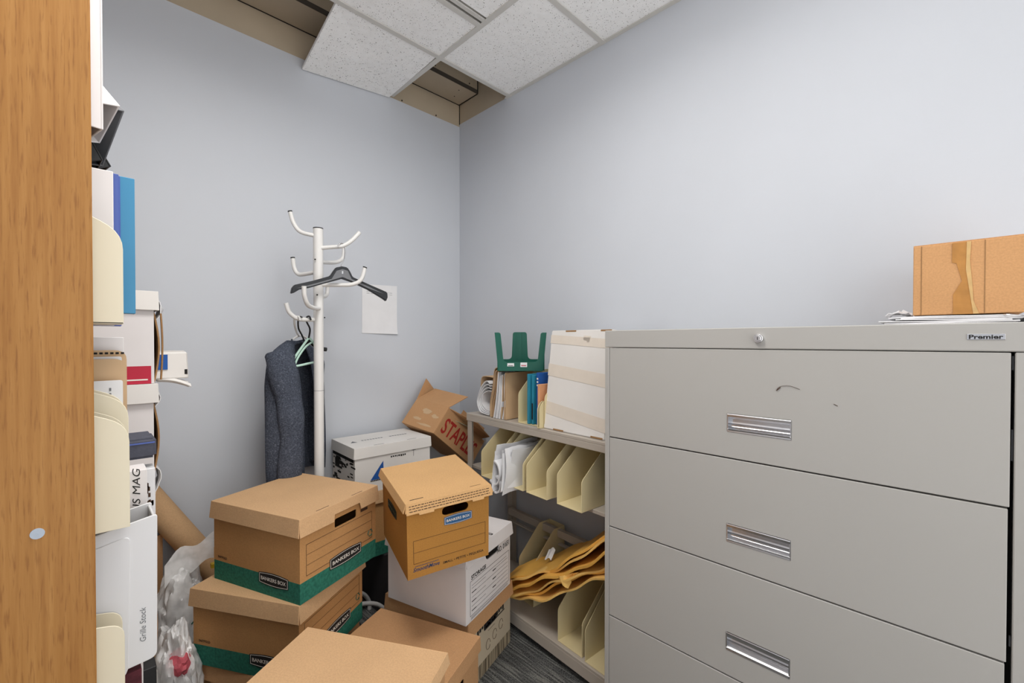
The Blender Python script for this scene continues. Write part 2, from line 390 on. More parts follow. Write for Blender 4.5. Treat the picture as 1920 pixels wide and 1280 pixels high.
# ================================================================== FILING CABINET
CX0 = 1.263; CY0, CY1 = -.112, .831; CH = 1.327
cab = thing('filing_cabinet', 'large putty-grey steel lateral filing cabinet with recessed chrome handles', 'cabinet', (CX0, (CY0+CY1)/2, 0))
def cbox(m, a, b): m.box((a[0]-CX0, a[1]-(CY0+CY1)/2, a[2]), (b[0]-CX0, b[1]-(CY0+CY1)/2, b[2]))
m = MB(); cbox(m, (CX0+.001, CY1-.0165, 0), (1.70, CY1, CH-.058)); cbox(m, (CX0+.001, CY0, 0), (1.70, CY0+.0312, CH-.058)); cbox(m, (1.685, CY0+.024, 0), (1.70, CY1-.0165, CH-.058)); cbox(m, (CX0+.001, CY0+.024, 0), (1.685, CY1-.0165, .065))
m.build('carcass', 'cab', cab, bevel=.0015)
m = MB(); cbox(m, (CX0, CY0, CH-.0565), (1.70, CY1, CH)); m.build('top', 'cab', cab, bevel=.002)
m = MB(); cbox(m, (CX0+.03, CY0+.025, .07), (CX0+.034, CY1-.018, CH-.06)); m.build('gap_shade_sheet', 'gap', cab)  # black sheet standing in for the shade inside the drawer gaps
cyc = (CY0+CY1)/2
for (a, b) in ((1.235, 1.262), (1.06, 1.12), (.70, .72)):
    m = MB(); cbox(m, (CX0+.014, -.0800, a), (CX0+.018, -.0775, b)); m.build('hinge_pin', 'grey', cab)
HZ = (1.068, .766, .4665, .1665)
for k in range(4):
    zt = 1.2685 - .30*k; zb = zt - .2962; off = (.0, .002, .004, .006)[k]
    y0, y1 = -.0755 + off - cyc, .813 - cyc
    hz = HZ[k]
    hole = [(.286-cyc, hz-.0245), (.438-cyc, hz-.0245), (.438-cyc, hz+.0245), (.286-cyc, hz+.0245)]
    dr = MB().plate([(y0, zb), (y1, zb), (y1, zt), (y0, zt)], .018, frame((.019, 0, 0), (0, 1, 0), (0, 0, 1)) @ tr(0, 0, -.018), holes=[hole]).build('drawer', 'cab', cab, bevel=.0012)
    prof = [(0, .0245), (-.001, .0225), (0, .0165), (.012, .0155), (.0165, .009), (.0168, .001), (.0155, -.003), (.012, -.006), (.0125, -.010), (.004, -.0145), (-.001, -.0175), (.0005, -.0205), (0, -.0245)]
    h = MB()
    ya, yb = .2865-cyc, .4375-cyc
    va = [h.bm.verts.new((x, ya, hz+z)) for x, z in prof]; vb = [h.bm.verts.new((x, yb, hz+z)) for x, z in prof]
    for i in range(len(prof)-1): h.bm.faces.new([va[i], va[i+1], vb[i+1], vb[i]])
    h.box((.0, ya-.0005, hz-.024), (.0172, ya+.002, hz+.024)); h.box((.0, yb-.002, hz-.024), (.0172, yb+.0005, hz+.024))
    ho = h.build('handle', 'chrome', dr); ho['label'] = 'recessed chrome pull'
lk = MB().cyl((-.010, .36-cyc, 1.298), .0115, .012, 'X', 24).cyl((-.013, .36-cyc, 1.298), .008, .004, 'X', 24).build('lock', 'chrome', cab, bevel=.001)
MB().box((-.0136, .3592-cyc, 1.294), (-.0128, .3608-cyc, 1.302)).build('keyhole', 'gap', lk)
npl = MB().box((-.0015, -.068-cyc, 1.2935), (.001, -.0165-cyc, 1.305)).build('nameplate', 'chrome', cab, bevel=.0005)
text('Premier', frame((-.0019, -.0422-cyc, 1.2992), (0, -1, 0), (0, 0, 1)), 'ink', npl, width=.046, height=.0085, bold=.03)
sc = MB().tube([(-.0004, .318-cyc, 1.168), (-.0004, .310-cyc, 1.176), (-.0004, .29-cyc, 1.179), (-.0004, .268-cyc, 1.172)], .0005, 5, 4)
sc.tube([(-.0004, .319-cyc, 1.165), (-.0004, .310-cyc, 1.174)], .0011, 5, 1).build('scratch', 'bink', cab)
MB().tube([(-.0004, .200-cyc, 1.143), (-.0004, .192-cyc, 1.139)], .0006, 5, 1).build('scratch', 'bink', cab)

# ---- on the cabinet
bx = thing('cardboard_carton', 'brown cardboard carton with amber tape on top of the filing cabinet', 'box', (1.42, -.016, 1.352), R(90))
# local: x along world +Y (.. ) ; front face is local +y -> world -X
c = MB(); L2 = .0875; c.box((-L2, -.20, 0), (L2, 0, .163)); c.build('body', 'k_box', bx, bevel=.0015)
FM = frame((0, .0004, 0), (-1, 0, 0), (0, 0, 1))
for q_ in ((-.074, 0, -.0725, .162), (.0285, 0, .0298, .162)): prints([q_], FM, 'k_in', bx, 'crease')
MB().plate([(-.022, .162), (.001, .162), (.002, .10), (.012, .03), (.016, .0), (-.020, .0), (-.020, .045), (-.006, .075), (-.015, .115), (-.022, .118)], .0008, FM).build('tape', 'tape', bx)
MB().plate([(.001, .162), (.008, .162), (.006, .12), (.010, .07), (.012, .03), (.021, 0), (.012, 0), (.006, .05), (.0, .10)], .0016, FM).build('tape', 'ltape', bx)
MB().box((-L2, -.19, .163), (L2, -.101, .166)).box((-L2, -.099, .163), (L2, -.005, .166)).build('top_flap', 'k_box', bx)
for k, (w, d, y, x, rz, z) in enumerate(((.216, .279, .02, 1.52, 2, .0), (.216, .279, .006, 1.525, -3, .0035), (.216, .279, .026, 1.53, 1, .007), (.216, .279, .0, 1.535, 3, .0105), (.2, .27, -.01, 1.54, -1, .014), (.2, .27, .02, 1.55, 2, .0175))):
    p = MB().slab(lambda u, v, w=w, d=d, k=k: ((v-.5)*d, (u-.5)*w, .0022 + .0016*math.sin(u*5+k)*(u)), 10, 2, .0026).build('paper_stack', 'paper', None, Matrix.Translation((x, y, CH+.0008+z)) @ Matrix.Rotation(R(rz), 4, 'Z'))
    tag(p, ('lowest', 'second lowest', 'third lowest', 'fourth lowest', 'second highest', 'topmost')[k] + ' white paper sheaf under the carton on the cabinet', 'paper', 'paper sheaves on the filing cabinet')
cr = MB().slab(lambda u, v: (1.46+v*.05, .075+u*.05, CH+.027+.013*mnoise.noise(Vector((u*4, v*4, 3)))+.008*math.sin(u*3.1)), 8, 8, .0015).build('crumpled_paper', 'paper', None)
tag(cr, 'crumpled white scrap peeking out left of the carton', 'paper')
bc = thing('binder_clip', 'black binder clip beside the papers on the cabinet', 'clip', (1.40, -.106, CH))
MB().hexa([(-.02, -.018, 0), (.02, -.018, 0), (.02, .018, 0), (-.02, .018, 0)], [(-.02, -.018, .018), (.02, -.018, .018), (.02, .008, .012), (-.02, .008, .012)]).build('body', 'blackb', bc, bevel=.001)
MB().tube([(-.012, .0, .016), (-.01, .03, .02), (.01, .03, .02), (.012, 0, .016)], .0012, 6, 5).build('wire_lever', 'chrome', bc)

# ================================================================== STEEL SHELF UNIT
SH = thing('steel_shelf', 'grey-beige steel shelving unit against the right wall', 'shelf', (1.398, 1.733, 0), R(-94.4))
SL, SD = .876, .298
for (x, y) in ((.0, .0), (0, SD-.035), (SL-.035, 0), (SL-.035, SD-.035)):
    p = MB(); sx = x < .1; sy = y < .1; xa = x if sx else x+.023
    p.box((xa, y if sy else y+.032, 0), (x+.035, y+.003 if sy else y+.035, .90)); p.box((x if sx else x+.032, y, 0), (x+.003 if sx else x+.035, y+.035, .90))
    p.build('post', 'shelf', SH, bevel=.0008)
m = MB(); m.box((-.004, -.004, .918), (SL, SD, .93)); m.box((-.004, -.004, .892), (SL, .004, .918)); m.box((-.004, .004, .892), (.0, SD, .918)); m.build('shelf_board', 'shelf', SH, bevel=.0015)
MB().box((.004, .02, .652), (SL-.004, SD-.004, .666)).build('shelf_board', 'shelf', SH, bevel=.001)
m = MB(); m.box((-.004, -.004, .075), (SL, SD, .087)); m.box((-.004, -.004, .03), (SL, .002, .075)); m.build('shelf_board', 'shelf', SH, bevel=.0015)
MB().box((.036, SD-.06, .395), (SL-.036, SD-.036, .40)).box((.036, SD-.06, .365), (SL-.036, SD-.055, .395)).build('back_rail', 'shelf', SH, bevel=.001)
MB().box((.036, SD-.055, .325), (SL-.036, SD-.036, .333)).build('back_rail', 'shelf', SH, bevel=.001)

# ================================================================== cream magazine holders
def holder(name, label, loc, yaw, dp, w, h, fh, cut, m='cream', parts=1, group='cream sheet-metal file dividers', rad=.012, tilt=(0, 0)):
    t = thing(name, label, 'file holder', loc, yaw, group, tilt)
    prof = rpoly([(0, 0), (dp, 0), (dp, h), (cut, h), (0, fh)], [0, 0, .004, rad, rad])
    for k in range(parts+1):
        y = k*w/parts
        MB().plate(prof, .0022, frame((0, y, 0), (1, 0, 0), (0, 0, 1))).build('side_panel', m, t, bevel=.0006)
    MB().box((0, 0, 0), (dp, w, .002)).build('base', m, t)
    MB().box((dp-.002, 0, 0), (dp, w, h)).build('back_panel', m, t)
    return t
ys = R(-4.4)
g2 = 'file dividers on the middle steel shelf'
# middle shelf, fronts overhanging the board
holder('magazine_holder', 'cream divider at the far end of the middle shelf, next to the post', (1.318, 1.43, .667), ys, .30, .115, .216, .115, .12, group=g2)
holder('magazine_holder', 'cream divider stuffed with folded papers on the middle shelf', (1.31, 1.262, .667), ys, .30, .135, .216, .115, .12, group=g2)
holder('magazine_holder', 'empty cream divider just right of the folded papers, middle shelf', (1.302, 1.124, .667), ys, .30, .118, .216, .115, .13, group=g2)
holder('magazine_holder', 'empty cream divider nearest the filing cabinet on the middle shelf', (1.293, .95, .667), ys, .30, .122, .216, .115, .13, group=g2)
# bottom shelf
g3 = 'file dividers on the bottom steel shelf'
holder('magazine_holder', 'cream divider standing behind the white storage box, left on the bottom shelf', (1.455, 1.335, .088), R(-6), .20, .10, .32, .19, .13, group=g3)
holder('magazine_holder', 'cream divider under the yellow envelopes on the bottom shelf', (1.352, .990, .088), ys, .30, .125, .25, .13, .14, group=g3)
holder('magazine_holder', 'cream divider half hidden by the filing cabinet on the bottom shelf', (1.335, .855, .088), ys, .28, .115, .25, .12, .14, group=g3)

# ---- folded papers in the middle divider
fp = thing('folded_papers', 'sheaf of folded white papers spilling out of a middle-shelf divider', 'papers', (1.31, 1.33, .67))
for k in range(9):
    y = .052 - k*.0095; f = .012*math.sin(k*1.9); top = .17 + .02*math.sin(k*2.3); ov = .03 + .018*math.sin(k*1.3+1)
    def sheet(u, v, y=y, f=f, top=top, ov=ov, k=k):
        z = -.02 + .02*(k % 3)*.5 + u*(top)
        return (-ov - .02*(1-u)*(1-u) + v*.26, y + f*math.sin(u*3.2)*(1-v) + .012*(1-u)*(1-v)*math.sin(k), z + .003*k*(1-v)*0 + .004*math.sin(v*9+k))
    MB().slab(sheet, 10, 6, .0022).build('sheet', 'paper', fp, smooth=True)
def curl(u, v):
    a = u*math.pi*1.25
    return (-.055 + v*.12, .05 - .035*math.sin(a), .06 + .05*math.cos(a))
MB().slab(curl, 14, 2, .006).build('curled_sheet', 'paper', fp, smooth=True)
def curl2(u, v):
    a = u*math.pi*1.1
    return (-.05 + v*.12, .045 - .028*math.sin(a), .01 + .035*math.cos(a))
MB().slab(curl2, 14, 2, .006).build('curled_sheet', 'paper', fp, smooth=True)

# ---- yellow bubble mailers across the bottom shelf
for k in range(6):
    def env(u, v, k=k):
        y = 1.435 - .58*u + .012*math.sin(k*2.1)
        x = 1.345 + .012*math.sin(k*1.7) + (.10+.16*min(1, u*2.2))*v - .03*u + .008*math.sin(u*11+k*2)*(1-v)
        z = .128 + .017*k + .33*u**1.25 + .012*k*u + .010*math.sin(u*9+k*1.3)*(1-.5*v) + .006*math.sin(u*23+k) + .03*v
        return (x, y, z)
    e = MB().slab(env, 28, 6, .009 if k % 2 else .007).build('bubble_mailer', 'manila' if k % 2 == 0 else 'manila2', None, smooth=True)
    tag(e, ('bottom', 'second lowest', 'third lowest', 'fourth lowest', 'second highest', 'top')[k] + ' yellow bubble envelope of the pile slanting over the bottom shelf', 'envelope', 'yellow bubble envelopes')
def corner(u, v): return (1.325 + .01*math.sin(v*6), .985 + .10*v - .05*u*(v-.5), .40 - .055*u*(1-abs(v-.5)*1.5) + .05*(.5-v))
fe = MB().slab(corner, 6, 6, .003).build('envelope_flap', 'manila', None); tag(fe, 'torn envelope flap dangling over a cream divider', 'envelope')
ws = MB().slab(lambda u, v: (1.42+.03*v, 1.20+.035*u, .36+.035*v+.008*math.sin(u*5)), 6, 4, .0012).build('paper_scrap', 'paper', None); tag(ws, 'small curled white paper scrap above the yellow envelopes', 'paper')

# ---- top of the steel shelf
WB = thing('white_storage_box', 'taped white storage box stood on end beside the filing cabinet', 'box', (1.362, 1.045, .931), R(-3), None, (0, R(7)))
MB().box((0, -.154, 0), (.235, .154, .408)).build('body', 'wboard', WB, bevel=.003, seg=2)
F1 = frame((-.0004, 0, 0), (0, -1, 0), (0, 0, 1))
for (z, t, s) in ((.335, .035, .0), (.20, .05, -.012), (.045, .05, -.02)):
    MB().plate([(-.154, z+.02), (.154, z+s), (.154, z+s+t), (-.154, z+t+.02)], .0005, F1).build('tape', 'wtape', WB)
for q_ in ((-.10, .001, -.045, .007), (.09, .001, .145, .007), (-.075, .401, -.02, .407), (.10, .401, .15, .407)): prints([q_], F1, 'k_in', WB, 'slot')
MB().plate([(.02, .385), (.055, .383), (.05, .36), (.04, .358), (.035, .365), (.02, .366)], .0005, F1).build('torn_tape', 'wtape', WB)

def sheetcurve(name, m, parent, pts, x0, x1, t=.0025, sm=6):
    P = smooth_path([Vector((0, p[0], p[1])) for p in pts], sm); n = len(P)-1
    return MB().slab(lambda u, v: (x0+(x1-x0)*v, P[round(u*n)].y, P[round(u*n)].z), n, 1, t).build(name, m, parent, smooth=True)
ro = thing('paper_roll', 'roll of white paper in a tan wrapper at the far end of the shelf top', 'paper roll', (1.40, 1.612, .931))
for k in range(4):
    q = .048 - k*.007
    sheetcurve('sheet', 'paper', ro, [(-.045, .155-k*.012), (-.02, .168-k*.016), (.015, .14-k*.012), (q-.005, .085), (q, .055), (q-.02, .018+k*.006), (-.01, .009+k*.006), (-.04, .006+k*.006)], .0+.004*k, .25, .003)
sheetcurve('wrapper', 'folder', ro, [(.04, .10), (.042, .15), (.03, .185), (-.02, .188), (-.045, .185)], .02, .25, .003)
fo = thing('file_folders', 'tan file folders packed with papers leaning on the shelf top', 'folders', (1.385, 1.462, .931))
for k, (y, lean, h, mm, x0) in enumerate(((.095, .03, .225, 'folder', .01), (.080, .032, .215, 'folder', .0), (.066, .03, .21, 'tan', .004), (.052, .028, .205, 'paper', -.004), (.040, .026, .195, 'paper', -.002), (.030, .02, .19, 'paper', -.006), (.018, .016, .195, 'paper', -.003), (.008, .012, .19, 'folder', .0), (-.004, .01, .2, 'paper', .0), (-.014, .006, .205, 'folder', -.002), (-.022, .002, .205, 'folder', -.001))):
    b = .0 if mm != 'paper' else .018
    sheetcurve('folder' if mm != 'paper' else 'sheet', mm, fo, [(y+b*.2, .002), (y-b*.5, h*.3), (y-lean*.6-b*.2, h*.65), (y-lean-(.0 if mm == 'paper' else .0), h), (y-lean-(.03 if mm == 'folder' and k < 3 else .004), h+.012)], x0, .27, .0035 if mm != 'paper' else .006)
holder('magazine_holder', 'cream divider on the shelf top holding blue folders', (1.372, 1.196, .931), ys, .28, .165, .23, .13, .10, group='file divider on shelf top')
for k, (y, h, mm, x0, t, lb) in enumerate(((1.296, .215, 'cyan', 0, .012, 'teal folder standing in the shelf-top divider'), (1.276, .21, 'cyan', .006, .010, 'narrow teal folder beside the blue booklet'), (1.252, .222, 'blue', .012, .014, 'blue booklet with white lettering on the shelf top'), (1.232, .175, 'orange', -.004, .012, 'pale orange folder next to the taped white box'))):
    o = thing('folder', lb, 'folder', (1.38+x0, y, .9345), ys, 'blue and orange folders on the shelf top')
    MB().box((0, -t/2, 0), (.22, t/2, h)).build('cover', mm, o, bevel=.001)
    if mm == 'blue':
        for j in range(3): prints([(-.004, .165+j*.014, .005, .172+j*.014)], frame((-.0004, 0, 0), (0, -1, 0), (0, 0, 1)), 'wink', o)
    if mm == 'cyan' and k == 1:
        prints([(-.004, .02, .004, .09)], frame((-.0004, 0, 0), (0, -1, 0), (0, 0, 1)), 'ink', o, 'printed_panel')
holder('magazine_holder', 'small cream divider squeezed behind the taped white box', (1.350, 1.205, .931), ys, .28, .012, .11, .085, .02, group='file divider on shelf top')

# ---- green tray
tray = thing('green_tray', 'dark green plastic tray with cut-away sides on top of the folders', 'tray', (1.475, 1.436, 1.158), R(45.3))
W2, DP = .112, .10
U = rpoly([(-W2+.012, 0), (W2-.012, 0), (W2+.004, .172), (W2-.022, .172), (W2-.036, .040), (-W2+.036, .040), (-W2+.022, .172), (-W2-.004, .172)], [.004, .004, .001, .010, .018, .018, .010, .001])
MB().plate(U, .003, frame((-DP, 0, 0), (0, -1, 0), (0, 0, 1))).build('front_wall', 'green', tray, bevel=.0008)
Ub = rpoly([(-W2+.012, 0), (W2-.012, 0), (W2-.01, .045), (.040, .045), (.034, .178), (-.034, .178), (-.040, .045), (-W2+.01, .045)], [0, 0, 0, .02, .012, .012, .02, 0])
MB().plate(Ub, .003, frame((DP, 0, 0), (0, -1, 0), (0, 0, 1))).build('back_wall', 'green', tray, bevel=.0008)
for s in (-1, 1):
    S = rpoly([(-DP, 0), (DP, 0), (DP, .045), (-DP+.06, .045), (-DP+.03, .172), (-DP, .172)], [0, 0, .004, .02, .015, 0])
    MB().plate(S, .003, frame((0, s*(W2-.008), 0), (1, 0, 0), (0, 0, 1))).build('side_wall', 'green', tray, bevel=.0008)
MB().box((-DP, -W2+.012, 0), (DP, W2-.012, .003)).build('base', 'green', tray)
for y in (-.014, .014): MB().box((DP-.007, y-.003, .045), (DP, y+.003, .17)).build('rib', 'green', tray)
TF = frame((-DP-.0035, 0, 0), (0, -1, 0), (0, 0, 1))
for (u, w, h) in ((-.044, .030, .014), (.014, .030, .020)):
    st = MB().box((u-w/2, .028-h/2, 0), (u+w/2, .028+h/2, .0006)).build('price_sticker', 'paper', tray, TF)
    prints([(u-w/2+.004+j*.0045, .022, u-w/2+.0075+j*.0045, .027) for j in range(5)], tr(0, 0, .0006), 'crimson' if u > 0 else 'grey', st)

# ================================================================== STORAGE BOXES
def bankers_plate(parent, M, w, h, bg='ink', fg='wink', s='BANKERS BOX'):
    n = 10; pts = [(-w/2, -h*.5)] + [(-w/2 + w*k/n, -h*.5 - h*.16*math.sin(math.pi*k/n)) for k in range(1, n)] + [(w/2, -h*.5), (w/2, h*.5)] + [(w/2 - w*k/n, h*.5 + h*.16*math.sin(math.pi*k/n)) for k in range(1, n)] + [(-w/2, h*.5)]
    inn = [(x*.955, y*.86) for x, y in pts]; inn2 = [(x*.935, y*.80) for x, y in pts]
    p = MB().plate(pts, .0004, M).build('label', bg, parent)
    MB().plate(inn, .0002, M @ tr(0, 0, .0004), holes=[inn2]).build('label_border', fg, p)
    text(s, M @ tr(0, 0, .0006), fg, p, width=w*.84, height=h*.36, bold=.012)
    return p
def storage_box(label, loc, yaw, L, W, H, body='k_plain', lid='k_top', lidh=.055, oh=.006, tilt=(0, 0), hole=None, notch=False, slots=True, group='lidded storage boxes', name='storage_box', flare=.006, lid_drop=0):
    t = thing(name, label, 'box', loc, yaw, group, tilt)
    l, w, h = L/2-oh, W/2-oh, H-.004; th = .004
    nohole = hole is False; hl = hole or (.0, H-.085, .10, .032, .012)
    hp = rrect(hl[0]-hl[2]/2, hl[1]-hl[3]/2, hl[0]+hl[2]/2, hl[1]+hl[3]/2, hl[4], 4)
    b = MB()
    b.plate([(-w, 0), (w, 0), (w, h), (-w, h)], th, frame((l-th, 0, 0), (0, 1, 0), (0, 0, 1)), holes=[] if nohole else [hp])
    b.plate([(-w, 0), (w, 0), (w, h), (-w, h)], th, frame((-l+th, 0, 0), (0, -1, 0), (0, 0, 1)), holes=[] if nohole else [hp])
    b.box((-l+th, -w, 0), (l-th, -w+th, h)); b.box((-l+th, w-th, 0), (l-th, w, h)); b.box((-l+th, -w+th, 0), (l-th, w-th, th))
    b.build('body', body, t)
    if lid:
        a, c = L/2, W/2; z0, z1 = H-lidh, H; f = flare
        ld_ = MB(); ld_.box((-a, -c, H-.004), (a, c, H))
        def flange(u0, ax, fl, nt):
            # trapezoid flange hanging from the lid edge
            wd = c if ax == 'x' else a
            poly = [(-wd-fl*.3, -lidh), (wd+fl*.3, -lidh), (wd, 0), (-wd, 0)]
            if nt: poly = [(-wd-fl*.3, -lidh), (hl[0]-.062, -lidh), (hl[0]-.058, -lidh+.022), (hl[0]+.058, -lidh+.022), (hl[0]+.062, -lidh), (wd+fl*.3, -lidh), (wd, 0), (-wd, 0)]
            return poly
        ang = math.atan2(f, lidh)
        for s in (1, -1):
            n_ = Vector((s, 0, 0)); v_ = Vector((-s*math.sin(ang), 0, math.cos(ang)))
            ld_.plate(flange(0, 'x', f, notch), .0035, frame((s*(a-.0035), 0, H), (0, s, 0), v_))
            v_ = Vector((0, -s*math.sin(ang), math.cos(ang)))
            ld_.plate(flange(0, 'y', f, False), .0035, frame((0, s*(c-.0035), H), (-s, 0, 0), v_))
        lo_ = ld_.build('lid', lid, t, bevel=.0008)
        if slots:
            prints([(a-.011, -.10*W/.34, a-.0085, -.05*W/.34), (a-.011, .05*W/.34, a-.0085, .10*W/.34)], tr(0, 0, H), 'bink', lo_, 'lid_slot', .0004)
    t['dims'] = (L, W, H)
    del t['dims']
    return t
def FX(L, oh=.006, d=.0005): return frame((L/2-oh+d, 0, 0), (0, 1, 0), (0, 0, 1))
def FY(W, oh=.006, d=.0005): return frame((0, -(W/2-oh)-d, 0), (1, 0, 0), (0, 0, 1))
def green_prints(t, L, W, H):
    X, Y = FX(L), FY(W)
    prints(outline(-.145, .078, .148, .175) + [(-.145, .11, .148, .1108), (-.145, .142, .148, .1428)], X, 'bink', t)
    bankers_plate(t, X @ tr(.02, .068, .0004), .145, .034)
    prints([(.09, .190, .125, .200)], X, 'bink', t, 'printed_bar')
    ar = MB()
    for k in range(3):
        a0 = R(120*k); ar.tube([Vector((.138+.011*math.cos(a0+q), .098+.011*math.sin(a0+q), .0004)) for q in (0, .5, 1.0, 1.5)], .0016, 5, 3)
    ar.build('recycling_mark', 'green', t, X)
    bankers_plate(t, Y @ tr(.085, .052, .0004), .13, .032)
    text('FASTFOLD', Y @ tr(-.155, .078), 'bink', t, width=.045, height=.008, bold=.03)
# top-left pair
A = storage_box('topmost kraft box with green base on the left stack', (.551, 1.631, .493), R(-67.8), .407, .348, .262, 'k_green', 'k_top', notch=True, hole=(.02, .195, .10, .03, .006)); green_prints(A, .407, .348, .262)
B = storage_box('kraft box with green base directly under the topmost left box', (.507, 1.649, .247), R(-58.4), .412, .348, .246, 'k_green', 'k_top', hole=(.02, .195, .09, .03, .006)); green_prints(B, .412, .348, .246)
storage_box('plain kraft box on the floor at the bottom of the left stack', (.50, 1.66, 0), R(-62), .40, .33, .2465, 'k_plain', 'k_plain')
# foreground
storage_box('kraft box hidden on the floor beneath the foreground box', (.409, .99, 0), R(-58.7), .41, .33, .234, 'k_plain', 'k_top')
storage_box('large kraft box in the very foreground, top face nearest the camera', (.409, .99, .2345), R(-58.7), .415, .34, .265, 'k_plain', 'k_top', lidh=.03, slots=False)
Cb = bpy.context.scene.objects
fg = [o for o in COL.objects if o.get('label', '').startswith('large kraft box in the very')][0]
MB().plate(rrect(.09, .242, .15, .252, .004), .0015, frame((.2085, -.02, 0), (0, 1, 0), (0, 0, 1)), holes=[rrect(.095, .2445, .145, .2495, .002)]).build('lid_tab', 'k_in', fg)
D = storage_box('kraft box in front of the white storage box with a shadow on its lid', (.757, 1.285, 0), R(-67), .425, .315, .268, 'k_plain', 'k_plain', lidh=.05, slots=False, flare=.002)
prints([(.135, -.045, .139, .01)], tr(0, 0, .268), 'ink', D, 'lid_slot', .0006)
prints([(.17, -.15, .1708, .15)], tr(0, 0, .268), 'k_top', D, 'lid_crease', .0006)
Eb = storage_box('worn tan box on the carpet under the white storage box', (1.10, 1.478, 0), R(-73), .405, .335, .266, 'grainband', 'k_plain', lidh=.06, slots=False)
X = FX(.405)
prints([(-.10 + .016*k, .175 + .004*(k % 3), -.088 + .016*k, .205 - .005*(k % 2)) for k in range(13)] + [(-.05, .168, .11, .173)], X, 'ink', Eb)
prints([(-.15, .10, -.10, .1015), (-.15, .075, -.12, .0765), (-.15, .125, -.09, .1265), (-.02, .152, .03, .1535)], X, 'ink', Eb)
sq = MB()
for k in range(3): sq.tube([Vector((-.02+.05*k+.016*math.cos(q), .10+.012*k+.02*math.sin(q), .0005)) for q in (0, 1, 2, 3, 4, 5, 5.8)], .0008, 5, 4)
sq.build('scribble', 'bink', Eb, X)
Fb = storage_box('white storage box with black STORAGE print on its end', (1.084, 1.454, .2665), R(-73.7), .39, .335, .262, 'card', 'card', lidh=.05, hole=(.02, .200, .10, .042, .02), slots=False)
X = FX(.39)
text('STORAGE', X @ tr(-.078, .160), 'ink', Fb, width=.10, height=.016, bold=.03)
text('NO. 01651', X @ tr(.103, .182), 'ink', Fb, width=.095, height=.022, bold=.02)
prints(outline(-.135, .02, .15, .148, .0012) + [(-.125, .02+.0165*k, -.03 + .05*(k % 2), .0208+.0165*k) for k in range(1, 7)] + [(.02, .02+.0165*k, .14, .0208+.0165*k) for k in range(1, 7)] + [(-.125, .13, .13, .131), (-.13, .008, .14, .009), (-.13, .013, .14, .014)], X, 'ink', Fb)
prints([(-.125, .036+.033*k, -.095, .039+.033*k) for k in range(3)] + [(.02, .05+.033*k, .045, .053+.033*k) for k in range(3)], X, 'ink', Fb, 'form_words')
MB().plate(rrect(.06, -.006, .09, .006, .005), .0006, tr(.10, .02, .2625) , holes=[rrect(.065, -.003, .085, .003, .002)]).build('lid_slot', 'ink', Fb)
Gb = storage_box('small orange-kraft moving box perched askew on the white storage box', (.926, 1.342, .5445), R(-104.6), .318, .300, .262, 'k_smooth', 'k_lid2', lidh=.03, oh=.005, tilt=(R(2.8), R(6.2)), hole=(.02, .205, .095, .03, .0149), slots=False, flare=.010)
X, Y = FX(.318, .005), FY(.300, .005)
bankers_plate(Gb, X @ tr(.03, .170, .0004), .10, .026, 'lblue', 'wink')
prints(outline(-.125, .05, .132, .130, .0010) + [(-.125, .088, .132, .0889)], X, 'bink', Gb)
text('SmoothMove', X @ tr(-.082, .030), 'dkblue', Gb, width=.09, height=.014, bold=.015, shear=.3)
prints([(-.12, .040, -.04, .0415)], X, 'dkblue', Gb)
text('SMALL \u2022 PETITE \u2022 PEQUE\u00d1A', X @ tr(.05, .025), 'ink', Gb, width=.15, height=.012, bold=.01)
lf = MB().plate([(-.150, -.036), (-.110, -.036), (-.109, -.042), (-.06, -.042), (-.059, -.036), (.075, -.036), (.076, -.042), (.118, -.042), (.119, -.036), (.152, -.036), (.150, 0), (-.150, 0)], .003, frame((.158, 0, .263), (0, 1, 0), Vector((-.28, 0, 1)))).build('lid_flap', 'k_lid2', Gb, bevel=.0006)
rw = random.Random(3)
dash = []
for r_ in range(3):
    x = -.14
    while x < .14:
        w_ = rw.uniform(.004, .012); dash.append((x, -.012-.008*r_, min(x+w_, .142), -.0095-.008*r_)); x += w_ + .0025
prints(dash, frame((.158, 0, .263), (0, 1, 0), Vector((-.28, 0, 1))) @ tr(0, 0, .003), 'bink', lf)
prints([(-.13, 0, -.085, .003), (.08, 0, .12, .0015)], frame((.14, 0, .2622), (0, 1, 0), (-1, 0, 0)), 'ink', Gb, 'lid_slot')
bankers_plate(Gb, Y @ tr(-.02, .165, .0004), .11, .03, 'gap', 'green')
# back-wall stack
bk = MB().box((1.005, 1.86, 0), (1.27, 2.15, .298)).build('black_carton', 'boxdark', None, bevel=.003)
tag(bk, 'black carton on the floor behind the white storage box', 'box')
I_ = storage_box('green-based kraft box behind the moving box, under the white carton', (1.072, 2.012, .299), R(-92.4), .30, .40, .30, 'k_green', 'k_top'); 
Hb = storage_box('white lidded box with blue triangle against the back wall', (1.070, 2.000, .600), R(-92.4),   .272, .394, .213, 'wboard', 'wboard', lidh=.05, oh=.004, hole=False, slots=False, flare=.003)
X, Y = FX(.272, .004), FY(.394, .004)
MB().plate([(-.120, .055), (-.055, .055), (-.058, .135), (-.070, .120)], .0004, X).build('blue_triangle', 'blue', Hb)
prints([(-.06, .005, .0, .045)], X, 'blue', Hb, 'blue_bar')
rw = random.Random(5); ds = []
x = -.12
while x < -.05: ds.append((x, .048, x+.006, .054)); x += .008
x = -.02
while x < .06: w_ = rw.uniform(.004, .009); ds.append((x, .14+rw.uniform(0, .004), x+w_, .150)); x += w_+.003
ds += [(.10, .13, .1015, .165), (.09, .158, .112, .160)]
prints(ds, X, 'ink', Hb)
ds = [(-.13, .145, .12, .160), (-.10, .09, -.045, .135)]
for k in range(42):
    u = rw.uniform(-.13, .09); v = rw.uniform(.0, .14); ds.append((u, v, u+rw.uniform(.01, .05), v+rw.uniform(.003, .012)))
